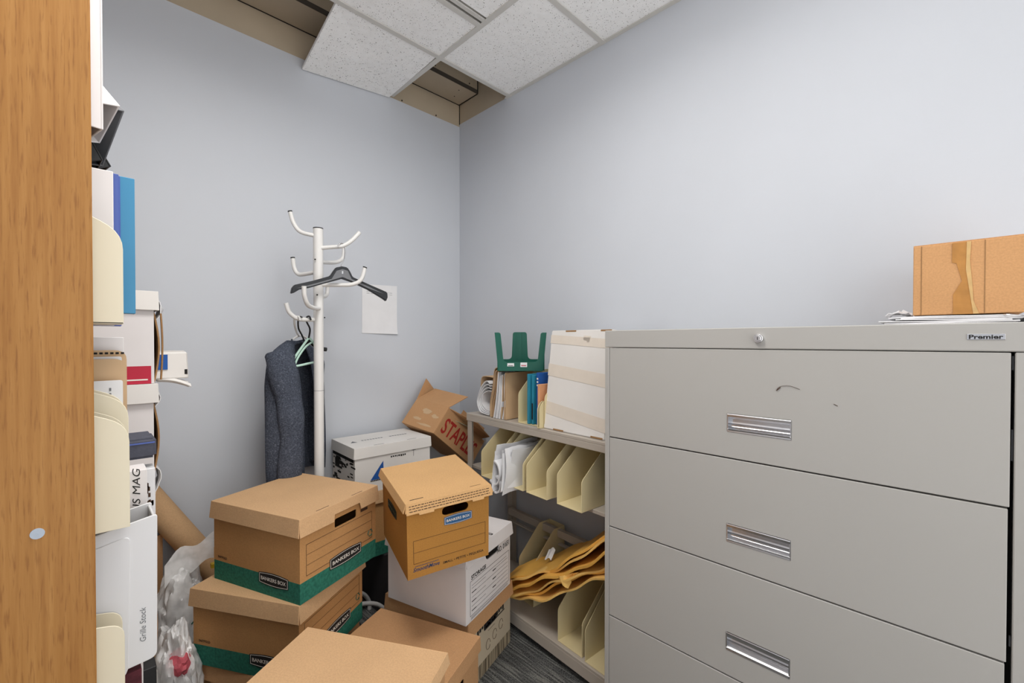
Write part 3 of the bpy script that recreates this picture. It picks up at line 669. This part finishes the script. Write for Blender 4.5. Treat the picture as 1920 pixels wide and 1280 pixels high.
prints(ds, Y, 'ink', Hb)
ds = [(-.105+.014*k, -.006, -.096+.014*k, .006) for k in range(8)] + [(.04+.014*k, -.005, .05+.014*k, .007) for k in range(7)]
prints(ds, frame((0, 0, .2132), (0, 1, 0), (-1, 0, 0)), 'grey', Hb)
MB().plate([(-.165, -.02), (-.135, -.022), (-.145, .012)], .0004, frame((0, 0, .2132), (0, 1, 0), (-1, 0, 0))).build('lid_logo', 'grey', Hb)
prints([(.124, -.10, .127, -.05), (.124, .07, .127, .12)], tr(0, 0, .213), 'ink', Hb, 'lid_slot')

# ---- open carton tipped over the white box
cv, cA, cB, cC = Vector((1.2706, 1.8486, .8273)), Vector((-.1032, .9901, .0949)), Vector((.6234, -.0099, .7818)), Vector((.775, .1398, -.6163))
la, lb_, lc = .262, .155, .375
cM = Matrix.Identity(4)
for i in range(3): cM[i][0] = cC[i]; cM[i][1] = cA[i]; cM[i][2] = cB[i]; cM[i][3] = cv[i]
OC = thing('open_carton', 'open brown carton with red lettering tipped against the shelf', 'box'); OC.matrix_basis = cM
t_ = .004
c = MB(); c.box((0, 0, 0), (t_, la, lb_)); c.box((lc-t_, 0, 0), (lc, la, lb_)); c.box((t_, 0, 0), (lc-t_, t_, lb_)); c.box((t_, la-t_, 0), (lc-t_, la, lb_)); c.box((t_, t_, 0), (lc-t_, la-t_, t_))
c.build('body', 'k_plain', OC, bevel=.001)
def flapc(pts, th=.003):
    a = [Vector(p) for p in pts]; n = (a[1]-a[0]).cross(a[2]-a[0]).normalized()*th
    MB().hexa([tuple(p) for p in a], [tuple(p+n) for p in a]).build('flap', 'k_plain', OC)
flapc([(0, 0, lb_), (0, la, lb_), (.075, la+.005, lb_+.115), (.075, -.005, lb_+.115)])
flapc([(.0, la, lb_), (.19, la, lb_), (.19, la+.03, lb_+.10), (.0, la+.03, lb_+.13)])
flapc([(.012, 0, lb_), (.34, 0, lb_), (.33, -.055, lb_+.02), (.20, -.05, lb_+.03)])
flapc([(.10, 0, lb_), (.34, 0, lb_), (.34, .02, lb_+.06), (.12, .02, lb_+.05)])
text('STAPLES', frame((.185, -.0006, .07), (1, 0, 0), (0, 0, 1)), 'red', OC, width=.31, height=.085, bold=.02)
rq = random.Random(11)
for (yc, zc, sy, sz) in ((.13, .10, .045, .016), (.06, .085, .03, .012), (.17, .05, .04, .010), (.10, .025, .06, .007)):
    pt = []
    for k in range(11):
        a_ = 2*math.pi*k/11; q_ = rq.uniform(.6, 1.15); pt.append((-(yc+sy*q_*math.cos(a_)), zc+sz*q_*math.sin(a_)))
    MB().plate(pt, .0006, frame((-.0002, 0, 0), (0, -1, 0), (0, 0, 1))).build('torn_patch', 'folder', OC)
gs = MB().slab(lambda u, v: (1.42+.10*u, 1.86+.09*v, .87-.05*u+.01*v), 3, 3, .001).build('mint_sheet', 'mint', None); tag(gs, 'pale green paper sheet inside the tipped carton by the shelf post', 'paper')

# ================================================================== COAT RACK
rk = thing('coat_rack', 'white tubular metal coat rack against the back wall', 'coat rack', (.714, 1.87, 0))
O = Vector((.714, 1.87, 0))
MB().cyl((0, 0, .10), .0195, 1.66, 'Z', 28).build('pole', 'white', rk, smooth=True)
MB().cyl((0, 0, 1.7585), .0198, .004, 'Z', 28).build('pole_cap', 'blackb', rk)
MB().cyl((0, 0, 1.085), .0198, .0015, 'Z', 28).build('joint_ring', 'grey', rk)
def rkpt(px, py, w): return at(px, py, Y=1.87 - w) - O
ARMS = [
    [(596, 443, 0), (588, 441, -.005), (563, 434, -.03), (550, 417, -.05), (544, 397, -.055)],
    [(600, 465, .01), (622, 463, .03), (642, 461, .05), (658, 452, .06), (673, 437, .065)],
    [(602, 491, -.01), (616, 492, -.05), (632, 491, -.09), (643, 483, -.11), (645, 464, -.12)],
    [(592, 510, -.01), (576, 513, -.05), (560, 514, -.085), (552, 503, -.10), (549, 484, -.105)],
    [(602, 534, .01), (635, 534, .04), (660, 533, .065), (677, 524, .08), (684, 502, .085)],
    [(598, 578, .018), (588, 577, .06), (577, 571, .10), (571, 555, .115), (570, 538, .12)],
    [(602, 556, -.015), (607, 556, -.06), (612, 553, -.10), (614, 546, -.11), (614, 534, -.115)],
    [(594, 599, 0), (575, 599, .0), (558, 597, .0), (543, 586, -.0), (537, 570, -.005)]]
for k, a in enumerate(ARMS):
    P = [rkpt(*p) for p in a]
    am = MB().tube(P, .0085, 12, 6).build('hook_arm', 'white', rk, smooth=True)
    d = (P[-1]-P[-2]).normalized()
    MB().tube([P[-1]-d*.001, P[-1]+d*.004], .0088, 12, 1).build('end_cap', 'blackb' if k in (0, 3, 4) else 'white', am)
for (px, py) in ((591, 486), (600.5, 508.5), (595, 552.5)):
    p = rkpt(px, py, .019); MB().cyl((p.x, p.y, p.z), .003, .003, 'Y', 10).build('bolt_hole', 'gap', rk)
MB().cyl((.019, -.012, 1.40-.01), .003, .003, 'X', 8).build('bolt_hole', 'gap', rk)
for a in (21, 95, 150, -12):
    d = Vector((math.cos(R(a)), math.sin(R(a)), 0)); rr_ = .295 if a != 95 else .27
    MB().tube([Vector((0, 0, .13)) + d*.01, Vector((0, 0, .135)) + d*.14, Vector((0, 0, .11)) + d*(rr_-.06), Vector((0, 0, .05)) + d*(rr_-.008), Vector((0, 0, .002)) + d*rr_], .0095, 10, 6).build('foot', 'white', rk, smooth=True)

# black hanger on the upper right hook
hg = thing('clothes_hanger', 'black plastic hanger on the upper right hook of the rack', 'hanger', group='hangers on the coat rack')
HY = 1.815
def hp_(px, py): p = at(px, py, Y=HY); return (p.x, p.z)
pl = [hp_(*p) for p in ((543.5, 551), (546, 540), (551, 534), (585, 526.5), (617.5, 517.5), (624, 508), (629, 501.5), (640, 499.5), (650, 501.5), (655, 509), (660, 519.5), (690, 533), (720, 546), (724.5, 548), (725.5, 557), (722.5, 565), (716, 560), (688, 543), (659, 529.5), (640, 523), (610, 531), (578, 540), (560, 543), (550, 549))]
hb = MB().plate(pl, .014, frame((0, HY, 0), (1, 0, 0), (0, 0, 1)) @ tr(0, 0, -.004)).build('body', 'black', hg, bevel=.003, seg=2)
cc = [hp_(*p) for p in ((553, 541), (590, 531.5), (620, 523), (629, 508), (640, 505), (650, 508), (657, 523.5), (690, 538), (717, 551), (690, 541.5), (659, 527.5), (640, 519.5), (612, 528), (580, 537))]
MB().plate(cc, .001, frame((0, HY-.0105, 0), (1, 0, 0), (0, 0, 1))).build('recess', 'grey', hg)
pk = rkpt(640, 461.5, .045) + O
k0 = at(640, 512, Y=HY)
MB().tube([k0 + Vector((0, -.002, 0)), at(640, 497, Y=HY), at(645, 487, Y=HY), at(646.5, 470, Y=HY), at(644, 458, Y=HY), at(637, 456.5, Y=HY), at(633, 463, Y=HY)],     .0022, 8, 6).build('hook', 'chrome', hg, smooth=True)
MB().box((k0.x-.003, HY-.012, k0.z-.004), (k0.x+.003, HY-.009, k0.z+.008)).build('hook_plate', 'chrome', hg)

# ---- cardigan on a white hanger, mint and dark hangers in front
CC = Vector((.672, 2.015, 0)); ax = Vector((.60, .55, 0)).normalized(); an = Vector((ax.y, -ax.x, 0))
cd = thing('cardigan', 'dark slate knitted cardigan hanging on the coat rack', 'cardigan', (CC.x, CC.y, .70))
def cp(s, n, z): return ax*s + an*n + Vector((0, 0, z-.70))
ZL = [1.292, 1.282, 1.268, 1.25, 1.225, 1.19, 1.12, 1.0, .88, .78, .70]
SC = [.34, .46, .66, .82, .93, .98, 1.0, 1.0, 1.0, 1.0, .98]; TN = [.22, .3, .4, .55, .7, .85, 1, 1.05, 1.1, 1.1, 1.05]
base = smooth_path([Vector(p) for p in ((-.075, .046, 0), (-.105, .058, 0), (-.14, .052, 0), (-.172, .03, 0), (-.178, -.015, 0), (-.13, -.05, 0), (-.05, -.06, 0), (.05, -.052, 0), (.13, -.045, 0), (.172, -.012, 0), (.165, .03, 0), (.125, .052, 0), (.09, .05, 0), (.062, .042, 0))], 4)
nb = len(base)-1; ZS = 30
def lerp_tab(z, tab):
    for i in range(len(ZL)-1):
        if z <= ZL[i] and z >= ZL[i+1]:
            t = (ZL[i]-z)/(ZL[i]-ZL[i+1]); return tab[i]*(1-t)+tab[i+1]*t
    return tab[-1]
def body(u, v):
    z = 1.292 - v*(1.292-.70); b = base[round(u*nb)]
    s, k = lerp_tab(z, SC), lerp_tab(z, TN)
    rip = .007*math.sin(u*31 + v*2.5)*min(1, v*3) + .005*math.sin(u*57+1)*min(1, v*2)
    gapo = -.03*v if u < .12 else (-.012*v if u > .88 else 0)
    return cp(b.x*s - gapo, b.y*k + rip, z)
MB().slab(body, nb, ZS, .006).build('body', 'knit', cd, smooth=True)
def sleeve(pts, r0, r1, ry, name='sleeve'):
    mb = MB(); mb.tube([cp(*p) for p in pts], lambda t: (r0*(min(1, .35+t*6))*(1-t)+r1*t)*(1+.05*math.sin(t*23)), 22, 8, ry=ry)
    for v in mb.bm.verts:
        n_ = mnoise.noise(Vector((v.co.x*30, v.co.y*30, v.co.z*5))); q = Vector((v.co.x, v.co.y, 0)); v.co += (ax*n_ + an*n_)*.006
    return mb.build(name, 'knit', cd, smooth=True)
sleeve([(-.150, .020, 1.248), (-.168, .036, 1.19), (-.156, .058, 1.05), (-.150, .068, .90), (-.166, .060, .71)], .056, .040, .68)
sleeve([(.148, .0, 1.24), (.168, .0, 1.18), (.175, .0, 1.0), (.172, .0, .73)], .045, .036, .7)
# right front edge with buttons
for k in range(5):
    p = cp(.058-.004*k, .056, 1.10-.085*k); MB().tube([p, p + an*.004], .006, 10, 1).build('button', 'ink', cd)
MB().slab(lambda u, v: cp(-.05+.10*u, .012-.03*math.sin(math.pi*u), 1.287-.012*math.sin(math.pi*u)+.014*v), 10, 2, .005).build('collar', 'knit', cd, smooth=True)
MB().box((-.009, -.001, -.007), (.009, .001, .007)).build('care_label', 'paper', cd, Matrix.Translation(cp(-.01, -.025, 1.262)) @ Matrix.Rotation(R(42), 4, 'Z'))

wh = thing('clothes_hanger', 'white plastic hanger inside the cardigan collar', 'hanger', group='hangers on the coat rack')
n0 = at(561, 634, Y=2.0); hk = at(553, 599, Y=1.885)
MB().tube([CC+cp(-.12, 0, 1.262+.70), n0+Vector((-.02, 0, .0)), n0+Vector((.012, .008, .012)), n0+Vector((.06, .05, -.012)), CC+cp(.12, 0, 1.25+.70)], .0045, 8, 6).build('bar', 'white', wh, smooth=True)
MB().tube([n0+Vector((0, 0, .01)), at(556, 622, Y=1.95), at(552, 606, Y=1.90), at(553, 595, Y=1.885), at(560, 593.5, Y=1.86), at(563, 601, Y=1.85)], .0042, 8, 6).build('hook', 'white', wh, smooth=True)
mh = thing('clothes_hanger', 'pale mint plastic hanger in front of the cardigan', 'hanger', group='hangers on the coat rack')
MY = 1.915
MB().tube([at(x, y, Y=MY) for x, y in ((578, 634), (570, 645), (558, 662), (548, 678), (549, 685), (556, 686), (575, 682), (592, 678), (602, 672), (600, 660), (590, 645), (580, 633))], .0048, 8, 4).build('bar', 'mint', mh, smooth=True)
MB().tube([at(x, y, Y=MY-.003) for x, y in ((553, 683), (560, 668), (573, 650), (584, 642))], .004, 8, 4).build('inner_bar', 'mint', mh, smooth=True)
MB().tube([at(578, 636, Y=MY), at(580, 628, Y=MY), at(581, 616, Y=1.90), at(575, 603, Y=1.885), at(575, 595, Y=1.87), at(580, 593, Y=1.855), at(583, 600, Y=1.85)], .0036, 8, 6).build('hook', 'blackb', mh, smooth=True)
dh = thing('clothes_hanger', 'dark hanger behind the pole with a rounded black end', 'hanger', group='hangers on the coat rack')
MB().tube([at(x, y, Y=1.94) for x, y in ((569, 645), (580, 640), (596, 652), (612, 655))], .009, 10, 5).build('bar', 'blackb', dh, smooth=True)
MB().tube([at(571, 640, Y=1.94), at(566, 628, Y=1.93), at(560, 616, Y=1.90), at(559, 602, Y=1.885), at(562, 594, Y=1.86), at(567, 595, Y=1.852)], .0034, 8, 6).build('hook', 'blackb', dh, smooth=True)

# ---- notice on the wall
nt_ = thing('paper_notice', 'white letter-size notice pinned to the wall beside the coat rack', 'paper', (1.16, YB, 1.46))
MB().slab(lambda u, v: (-.1015+.204*u+.002*v, -.0015-.010*(1-v)**6*u, -.126+.257*v+.010*u*(v-.3)), 6, 10, .0008).build('sheet', 'paper', nt_, smooth=True)
prints([(-.075+.022*k, .095-.01*r_, -.058+.022*k, .0965-.01*r_) for r_ in range(2) for k in range(7)], frame((0, -.0022, 0), (1, 0, 0), (0, 0, 1)), 'grey', nt_)

# ================================================================== OAK BOOKCASE AND WHAT IS ON IT
BK = thing('bookcase', 'oak-veneer bookcase whose end panel fills the left edge', 'bookcase', (0, .95, 0))
MB().box((-.285, 0, 0), (.017, .018, 2.1)).build('end_panel', 'wood', BK, bevel=.0012)
MB().box((-.285, .635, 0), (.017, .653, 2.1)).build('end_panel', 'wood', BK, bevel=.0012)
MB().box((-.289, 0, .05), (-.285, .653, 2.1)).build('back_panel', 'wood', BK)
for z in (.08, .33, .645, .972, 1.318, 1.622, 2.08): MB().box((-.284, .0185, z-.018), (.012, .6345, z)).build('shelf_board', 'wood', BK)
cp_ = at(70, 1000, Y=.95)
MB().tube([(cp_.x, -.0012, cp_.z), (cp_.x, .0005, cp_.z)], .0078, 24, 1).tube([(cp_.x, -.0016, cp_.z), (cp_.x, 0, cp_.z)], .0015, 10, 1).build('screw_cap', 'capm', BK)

def binder(label, P1, P2, axis, m, h=.29, w=.25, ring=True, gap=None):
    """spine bottom edge P1->P2, axis roughly up the spine, covers run back from the spine"""
    s = (P2-P1); T = s.length; s.normalize(); a = Vector(axis); a = (a - s*a.dot(s)).normalized(); c = s.cross(a)
    if c.x > 0: c = -c
    t = thing('ring_binder', label, 'binder', group='binders on the top bookcase shelf')
    M = Matrix.Identity(4)
    for i in range(3): M[i][0] = s[i]; M[i][1] = c[i]; M[i][2] = a[i]; M[i][3] = P1[i]
    t.matrix_basis = M
    MB().box((0, 0, 0), (T, .003, h)).build('spine', m, t, bevel=.0008)
    for x in (0, T-.003): MB().box((x, .003, 0), (x+.003, w, h)).build('cover', m, t, bevel=.0008)
    if ring: MB().tube([(T*.5+T*.36*math.cos(q), .012+T*.36*(1+math.sin(q)), .02) for q in [R(20*k) for k in range(18)]], .0016, 8, 1).build('ring', 'chrome', t)
    return t
binder('white ring binder nearest the oak panel on the top shelf', Vector((.018, 1.045, 1.637)), Vector((at(194, 238, Y=.985).x, .985, 1.637)), (0, 0, 1), 'card')
binder('white ring binder leaning out below the first, rings showing', at(188, 269, Y=1.15), at(226, 199, Y=1.075), (-.42, .1, 1), 'card', w=.16)
binder('grey ring binder leaning out behind the white ones', at(194, 312, Y=1.255), at(234, 208, Y=1.17), (-.40, .1, 1), 'grey', w=.16)
binder('black ring binder at the back of the top shelf', at(198, 320, Y=1.38), at(209, 312, Y=1.30), (-.55, .1, 1), 'blackb', h=.2, w=.16)
binder('black ring binder tucked under the grey binder', at(186, 316, Y=1.27), at(194, 300, Y=1.215), (-.45, .1, 1), 'blackb', h=.2, w=.16)
# second level: z 1.33
holder('magazine_holder', 'cream divider on the upper bookcase shelf, in front of blue folders', (.055, 1.075, 1.32), R(180), .26, .085, .20, .155, .09, 'cream2', group='dividers in the bookcase', rad=.03)
gF = 'folders on the upper bookcase shelf'
def slabbox(name, label, x1, y0, y1, z0, z1, m, depth=.22, cat='folder', group=None, bevel=.001):
    return tag(MB().box((x1-depth, y0, z0), (x1, y1, z1)).build(name, m, None, bevel=bevel), label, cat, group)
p = at(212, 322, Y=1.09); slabbox('folder', 'pale grey folder behind the upper cream divider', p.x, 1.088, 1.10, 1.319, p.z, 'card', group=gF)
p = at(222, 328, Y=1.112); slabbox('folder', 'royal blue folder between grey and teal ones', p.x, 1.107, 1.12, 1.319, p.z, 'royal', group=gF)
p = at(225, 331, Y=1.128); slabbox('folder', 'thin blue folder edge beside the royal blue folder', p.x, 1.124, 1.130, 1.319, p.z, 'royal', group=gF)
p = at(252, 336, Y=1.14); tf = slabbox('folder', 'tall teal folder sticking out furthest from the bookcase', p.x, 1.137, 1.165, at(250, 588, Y=1.14).z, p.z, 'teal', group=gF)
q = thing('small_carton', 'small white printed carton under the upper shelf', 'box', (.0, 1.27, .973), 0)
p = at(232, 608, Y=1.22)
MB().box((-.2, -.05, 0), (p.x, .09, min(p.z, 1.299)-.973)).build('body', 'card', q, bevel=.001)
FQ = frame((0, -.0505, 0), (1, 0, 0), (0, 0, 1))
prints([(-.01, .295, .05, .297), (.03, .24, .036, .295), (.008, .262, .018, .275), (-.03, .236, .05, .240)], FQ, 'ink', q)
# third level: z .985
g4 = 'dividers on the middle bookcase shelf'
holder('magazine_holder', 'cream divider nearest the oak panel at mid height', (.061, 1.05, .974), R(180), .26, .06, .215, .175, .09, 'cream2', group=g4, rad=.03)
holder('magazine_holder', 'cream divider just behind the nearest one at mid height', (.065, 1.145, .974), R(180), .26, .075, .245, .205, .09, 'cream2', group=g4, rad=.03)
for k, (px, py, Y, m, lb) in enumerate(((230, 712, 1.155, 'paper', 'white card standing in the mid-height dividers'), (236, 672, 1.175, 'folder', 'tan folder standing behind the white card'), (228, 668, 1.19, 'paper', 'white sheet between two tan folders'), (237, 656, 1.205, 'folder', 'tallest tan folder with a handwritten edge'))):
    p = at(px, py, Y=Y)
    P_ = rpoly([(0, 0), (.23, 0), (.23, p.z-.974), (0, p.z-.974)], [0, 0, .02 if m == 'folder' else .004, 0])
    o = MB().plate(P_, .006, frame((p.x-.23, Y, .974), (1, 0, 0), (0, 0, 1))).build('folder' if m == 'folder' else 'card', m, None); tag(o, lb, 'folder' if m == 'folder' else 'card')
    if k == 3: prints([(-.012+.008*j, -.008, -.007+.008*j, -.004) for j in range(7)], frame((p.x-.045, Y-.0065, p.z), (1, 0, 0), (0, 0, 1)), 'ink', o)
    if k == 0: prints([(-.02, -.06+.01*j, -.017, -.054+.01*j) for j in range(5)], frame((p.x, Y-.0065, p.z), (1, 0, 0), (0, 0, 1)), 'grey', o)
# fourth level: z .65
bi = thing('plastic_bin', 'milky plastic magazine bin labelled in handwriting, lower bookcase shelf', 'bin', (0, 1.04, .6455))
p0, p1 = at(292, 962, Y=1.04), at(293, 1232, Y=1.04)
xr, zt, zb = p0.x, p0.z-.6455, p1.z-.6455
pr = rpoly([(-.16, 0), (.045, 0), (.05, zb), (xr, zb+.004), (xr+.002, zt), (-.16, zt-.05)], [0, .004, .006, .012, .006, 0])
MB().plate(pr, .004, frame((0, 0, 0), (1, 0, 0), (0, 0, 1))).build('side_panel', 'wplas', bi, bevel=.001)
MB().plate(pr, .004, frame((0, .085, 0), (1, 0, 0), (0, 0, 1))).build('side_panel', 'wplas', bi, bevel=.001)
MB().box((xr-.004, 0, zb+.01), (xr, .082, zt-.006)).build('front_panel', 'wplas', bi, bevel=.001)
MB().box((-.16, 0, 0), (.045, .082, .004)).build('base', 'wplas', bi)
rp = rpoly([(-.15, .03), (.042, .03), (.06, zb), (.064, zt-.028), (-.15, zt-.075)], [0, .01, .01, .012, 0])
MB().plate(rp, .002, frame((0, -.004, 0), (1, 0, 0), (0, 0, 1))).build('raised_panel', 'wplas', bi, bevel=.001)
text('Grille Stock', frame((xr-.02, -.0045, .13), (0, 0, 1), (-1, 0, 0)), 'grey', bi, width=.062, height=.0085, shear=.2)
holder('magazine_holder', 'cream divider on the lower bookcase shelf in front of the plastic bin', (.052, 1.028, .6455), R(180), .24, .05, .185, .17, .06, 'cream2', group='dividers in the bookcase', rad=.02)
p = at(270, 868, Y=1.21); o = slabbox('magazine_bin', 'white magazine bin marked US MAG in black marker', p.x, 1.15, 1.21, .6455, p.z, 'card', cat='bin')
text('US MAG', frame((p.x-.017, 1.1495, at(258, 918, Y=1.15).z), (0, 0, 1), (-1, 0, 0)), 'ink', o, width=.088, height=.012, shear=.25)
p = at(286, 868, Y=1.29); o = slabbox('magazine_bin', 'clear bin with a dark scrawled label behind the marked bin', p.x, 1.24, 1.29, .6455, p.z, 'wplas', cat='bin')
rw = random.Random(9)
prints([(x_, z_, x_+.004, z_+.009) for x_, z_ in [(rw.uniform(p.x-.03, p.x-.005), rw.uniform(p.z-.085, p.z-.035)) for _ in range(26)]], frame((0, 1.2395, 0), (1, 0, 0), (0, 0, 1)), 'bink', o)
pb = thing('zip_pouch', 'charcoal fabric pouch lying across the magazine bins', 'pouch', (0, 1.31, 0))
p = at(294, 860, Y=1.25)
MB().box((p.x-.20, -.06, p.z+.004), (p.x, .05, p.z+.048)).build('body', 'darkblue', pb, bevel=.006, seg=3)
MB().box((p.x-.20, -.0612, p.z+.037), (p.x-.003, -.058, p.z+.040)).build('zip', 'royal', pb)
# lowest visible level
p = at(264, 1245, Y=1.2); slabbox('book', 'maroon speckled book at the bottom of the bookcase', p.x, 1.18, 1.22, .331, p.z+.002, 'maroon', cat='book')
p = at(290, 1232, Y=1.27); slabbox('binder', 'black binder at the bottom of the bookcase', p.x, 1.235, 1.275, .331, min(p.z, .625), 'blackb', cat='binder')
slabbox('binder', 'thin pale binder between the maroon book and black binder', at(268, 1240, Y=1.23).x, 1.224, 1.233, .331, .60, 'card', cat='binder')

# ---- stack of white boxes beyond the bookcase
gW = 'white boxes stacked beyond the bookcase'
def wbox(label, z, h, x1, extra=None):
    t = storage_box(label, (x1-.165, 1.862, z), R(-90), .40, .33, h, 'card', 'wboard', lidh=.056, oh=.010, hole=False, slots=False, group=gW, flare=.002)
    # torn raw-board side bulging out
    MB().slab(lambda u, v: (-.18+.36*u, .156+.012*math.sin(math.pi*v), .004+(h-.066)*v), 8, 8, .004).build('side_flap', 'k_in', t)
    return t
w1 = wbox('top white box with a red band on the stack beyond the bookcase', 1.166, .272, .170)
X = FX(.40, .010)
prints([(-.16, .0, .148, .052)], X, 'crimson', w1, 'red_band')
prints([(-.16, .010, .140, .014)], X @ tr(0, 0, .0004), 'wink', w1, 'white_stripe')
text('X', X @ tr(.075, .033, .0008), 'wink', w1, width=.026, height=.022, bold=.03, shear=.3)
prints([(.04, .068, .09, .0705)], X, 'ink', w1)
wbox('second white box from the top of the stack beyond the bookcase', .896, .269, .168)
wbox('third white box from the top, level with the plastic bin', .625, .270, .158)
wbox('fourth white box down the stack, behind the lower bookcase shelf', .312, .312, .160)
wbox('bottom white box on the floor beyond the bookcase', 0, .311, .160)
# loose card and paper sticking out between the boxes
sd = MB().slab(lambda u, v: (.178+.004*math.sin(v*3), 1.69+.012*u, 1.175+.20*v), 2, 8, .004).build('loose_board', 'k_in', None); tag(sd, 'loose brown cardboard strip wedged beside the top white box', 'cardboard')
def crp(u, v):
    n_ = mnoise.noise(Vector((u*3, v*3, 1.7)))
    return (.172+.085*u, 1.76+.09*v, 1.185+.030*v-.02*u*u+.022*n_)
cw = thing('crushed_carton', 'crushed white carton with a blue stripe jutting from the white stack', 'box', (.2, 1.8, 1.17))
MB().hexa([(-.03, -.03, .0), (.062, .0, -.002), (.062, .05, .0), (-.03, .06, .0)], [(-.03, -.03, .085), (.058, .0, .085), (.058, .05, .09), (-.03, .06, .09)]).build('body', 'wboard', cw, bevel=.004)
MB().hexa([(-.028, -.033, .03), (.004, -.022, .03), (.004, -.021, .03), (-.028, -.032, .03)], [(-.028, -.033, .078), (.004, -.022, .078), (.004, -.021, .078), (-.028, -.032, .078)]).build('blue_stripe', 'blue', cw)
MB().slab(lambda u, v: (-.02+.085*u, -.02+.06*v, -.002-.028*u*u*(1-.3*v)+.008*math.sin(v*7)), 6, 6, .003).build('torn_flap', 'wboard', cw)
MB().hexa([(.050, -.004, .012), (.058, -.0035, .012), (.058, -.003, .012), (.050, -.003, .012)], [(.050, -.004, .028), (.058, -.0035, .028), (.058, -.003, .028), (.050, -.003, .028)]).build('printed_mark', 'ink', cw)
for (Z, x0, y0, s, lb) in ((1.385, .168, 1.72, 1, 'crumpled white paper hanging from the top box lid'), (1.115, .168, 1.75, .8, 'crumpled white paper hanging from the second box lid'), (.845, .156, 1.72, 1.4, 'bulging white paper at the third box lid')):
    o = MB().slab(lambda u, v: (x0+.018*s*math.sin(math.pi*v)*(1+.5*mnoise.noise(Vector((u*4, v*4, Z*9)))), y0+.10*u, Z-.03+.075*s*v), 8, 8, .002).build('crumpled_paper', 'paper', None, smooth=True); tag(o, lb, 'paper')

# ---- mailing tube and carrier bags in the gap
ta = at(300, 957, Y=2.11); tb = at(395, 1060, Y=2.11); td = (tb-ta).normalized()
s0 = ta - td*.12; s1 = ta + td*((ta.z-.05)/-td.z)
tu = thing('mailing_tube', 'brown cardboard mailing tube leaning against the back wall', 'tube')
MB().tube([s0, s1], .047, 32, 1)    .build('tube', 'k_top', tu, smooth=True)
MB().tube([s0 - td*.004, s0], .047, 32, 1).build('end_cap', 'k_in', tu)
def bag(label, c, r, seed, knots, m='bag'):
    t = thing('plastic_bag', label, 'bag', (c[0], c[1], c[2]-r[2]), group='plastic carrier bags')
    mb = MB(); bmesh.ops.create_icosphere(mb.bm, subdivisions=5, radius=1)
    for v in mb.bm.verts:
        d = v.co.normalized()
        n1 = mnoise.noise(d*2.1 + Vector((seed, 0, 0))); n2 = abs(mnoise.noise(d*5 + Vector((0, seed, 0)))); n3 = abs(mnoise.noise(d*11 + Vector((0, 0, seed))))
        k = 1.05 + .22*n1 - .20*n2 - .05*n3
        v.co = Vector((d.x*r[0]*k, d.y*r[1]*k, d.z*r[2]*k + r[2]))
        if v.co.z < 0: v.co.z = 0
    mb.build('film', m, t, smooth=True)
    return t
b1 = bag('clear crumpled carrier bag below the mailing tube', (.255, 1.955, .245), (.085, .085, .245), 3.1, 0)
MB().slab(lambda u, v: (-.05+.14*u, -.05+.02*math.sin(u*4), .44+.09*v+.06*u+.012*math.sin(u*9+v*5)), 12, 8, .0012).build('handle_film', 'bag', b1, smooth=True)
MB().box((.085, -.05, .46), (.112, -.03, .474)).build('yellow_tag', 'yellow', b1)
MB().tube([(.02, -.08, .30), (.035, -.082, .315), (.045, -.08, .305), (.03, -.082, .29)], .002, 6, 4).build('printed_mark', 'green', b1)
b2 = bag('tied carrier bag with red print beside the green-based boxes', (.212, 1.72, .20), (.060, .12, .20), 7.7, 0)
b3 = MB(); bmesh.ops.create_icosphere(b3.bm, subdivisions=3, radius=1)
for v in b3.bm.verts:
    d = v.co.normalized(); k = 1-.3*abs(mnoise.noise(d*3)); v.co = Vector((d.x*.034*k, d.y*.05*k-.062, d.z*.04*k+.31))
b3.build('red_contents', 'pinkred', b2)
kf = MB().slab(lambda u, v: (.172+.05*u, 2.06+.06*u, .32+.24*v), 2, 2, .004).build('kraft_board', 'k_plain', None); tag(kf, 'folded kraft board standing behind the carrier bags', 'cardboard')
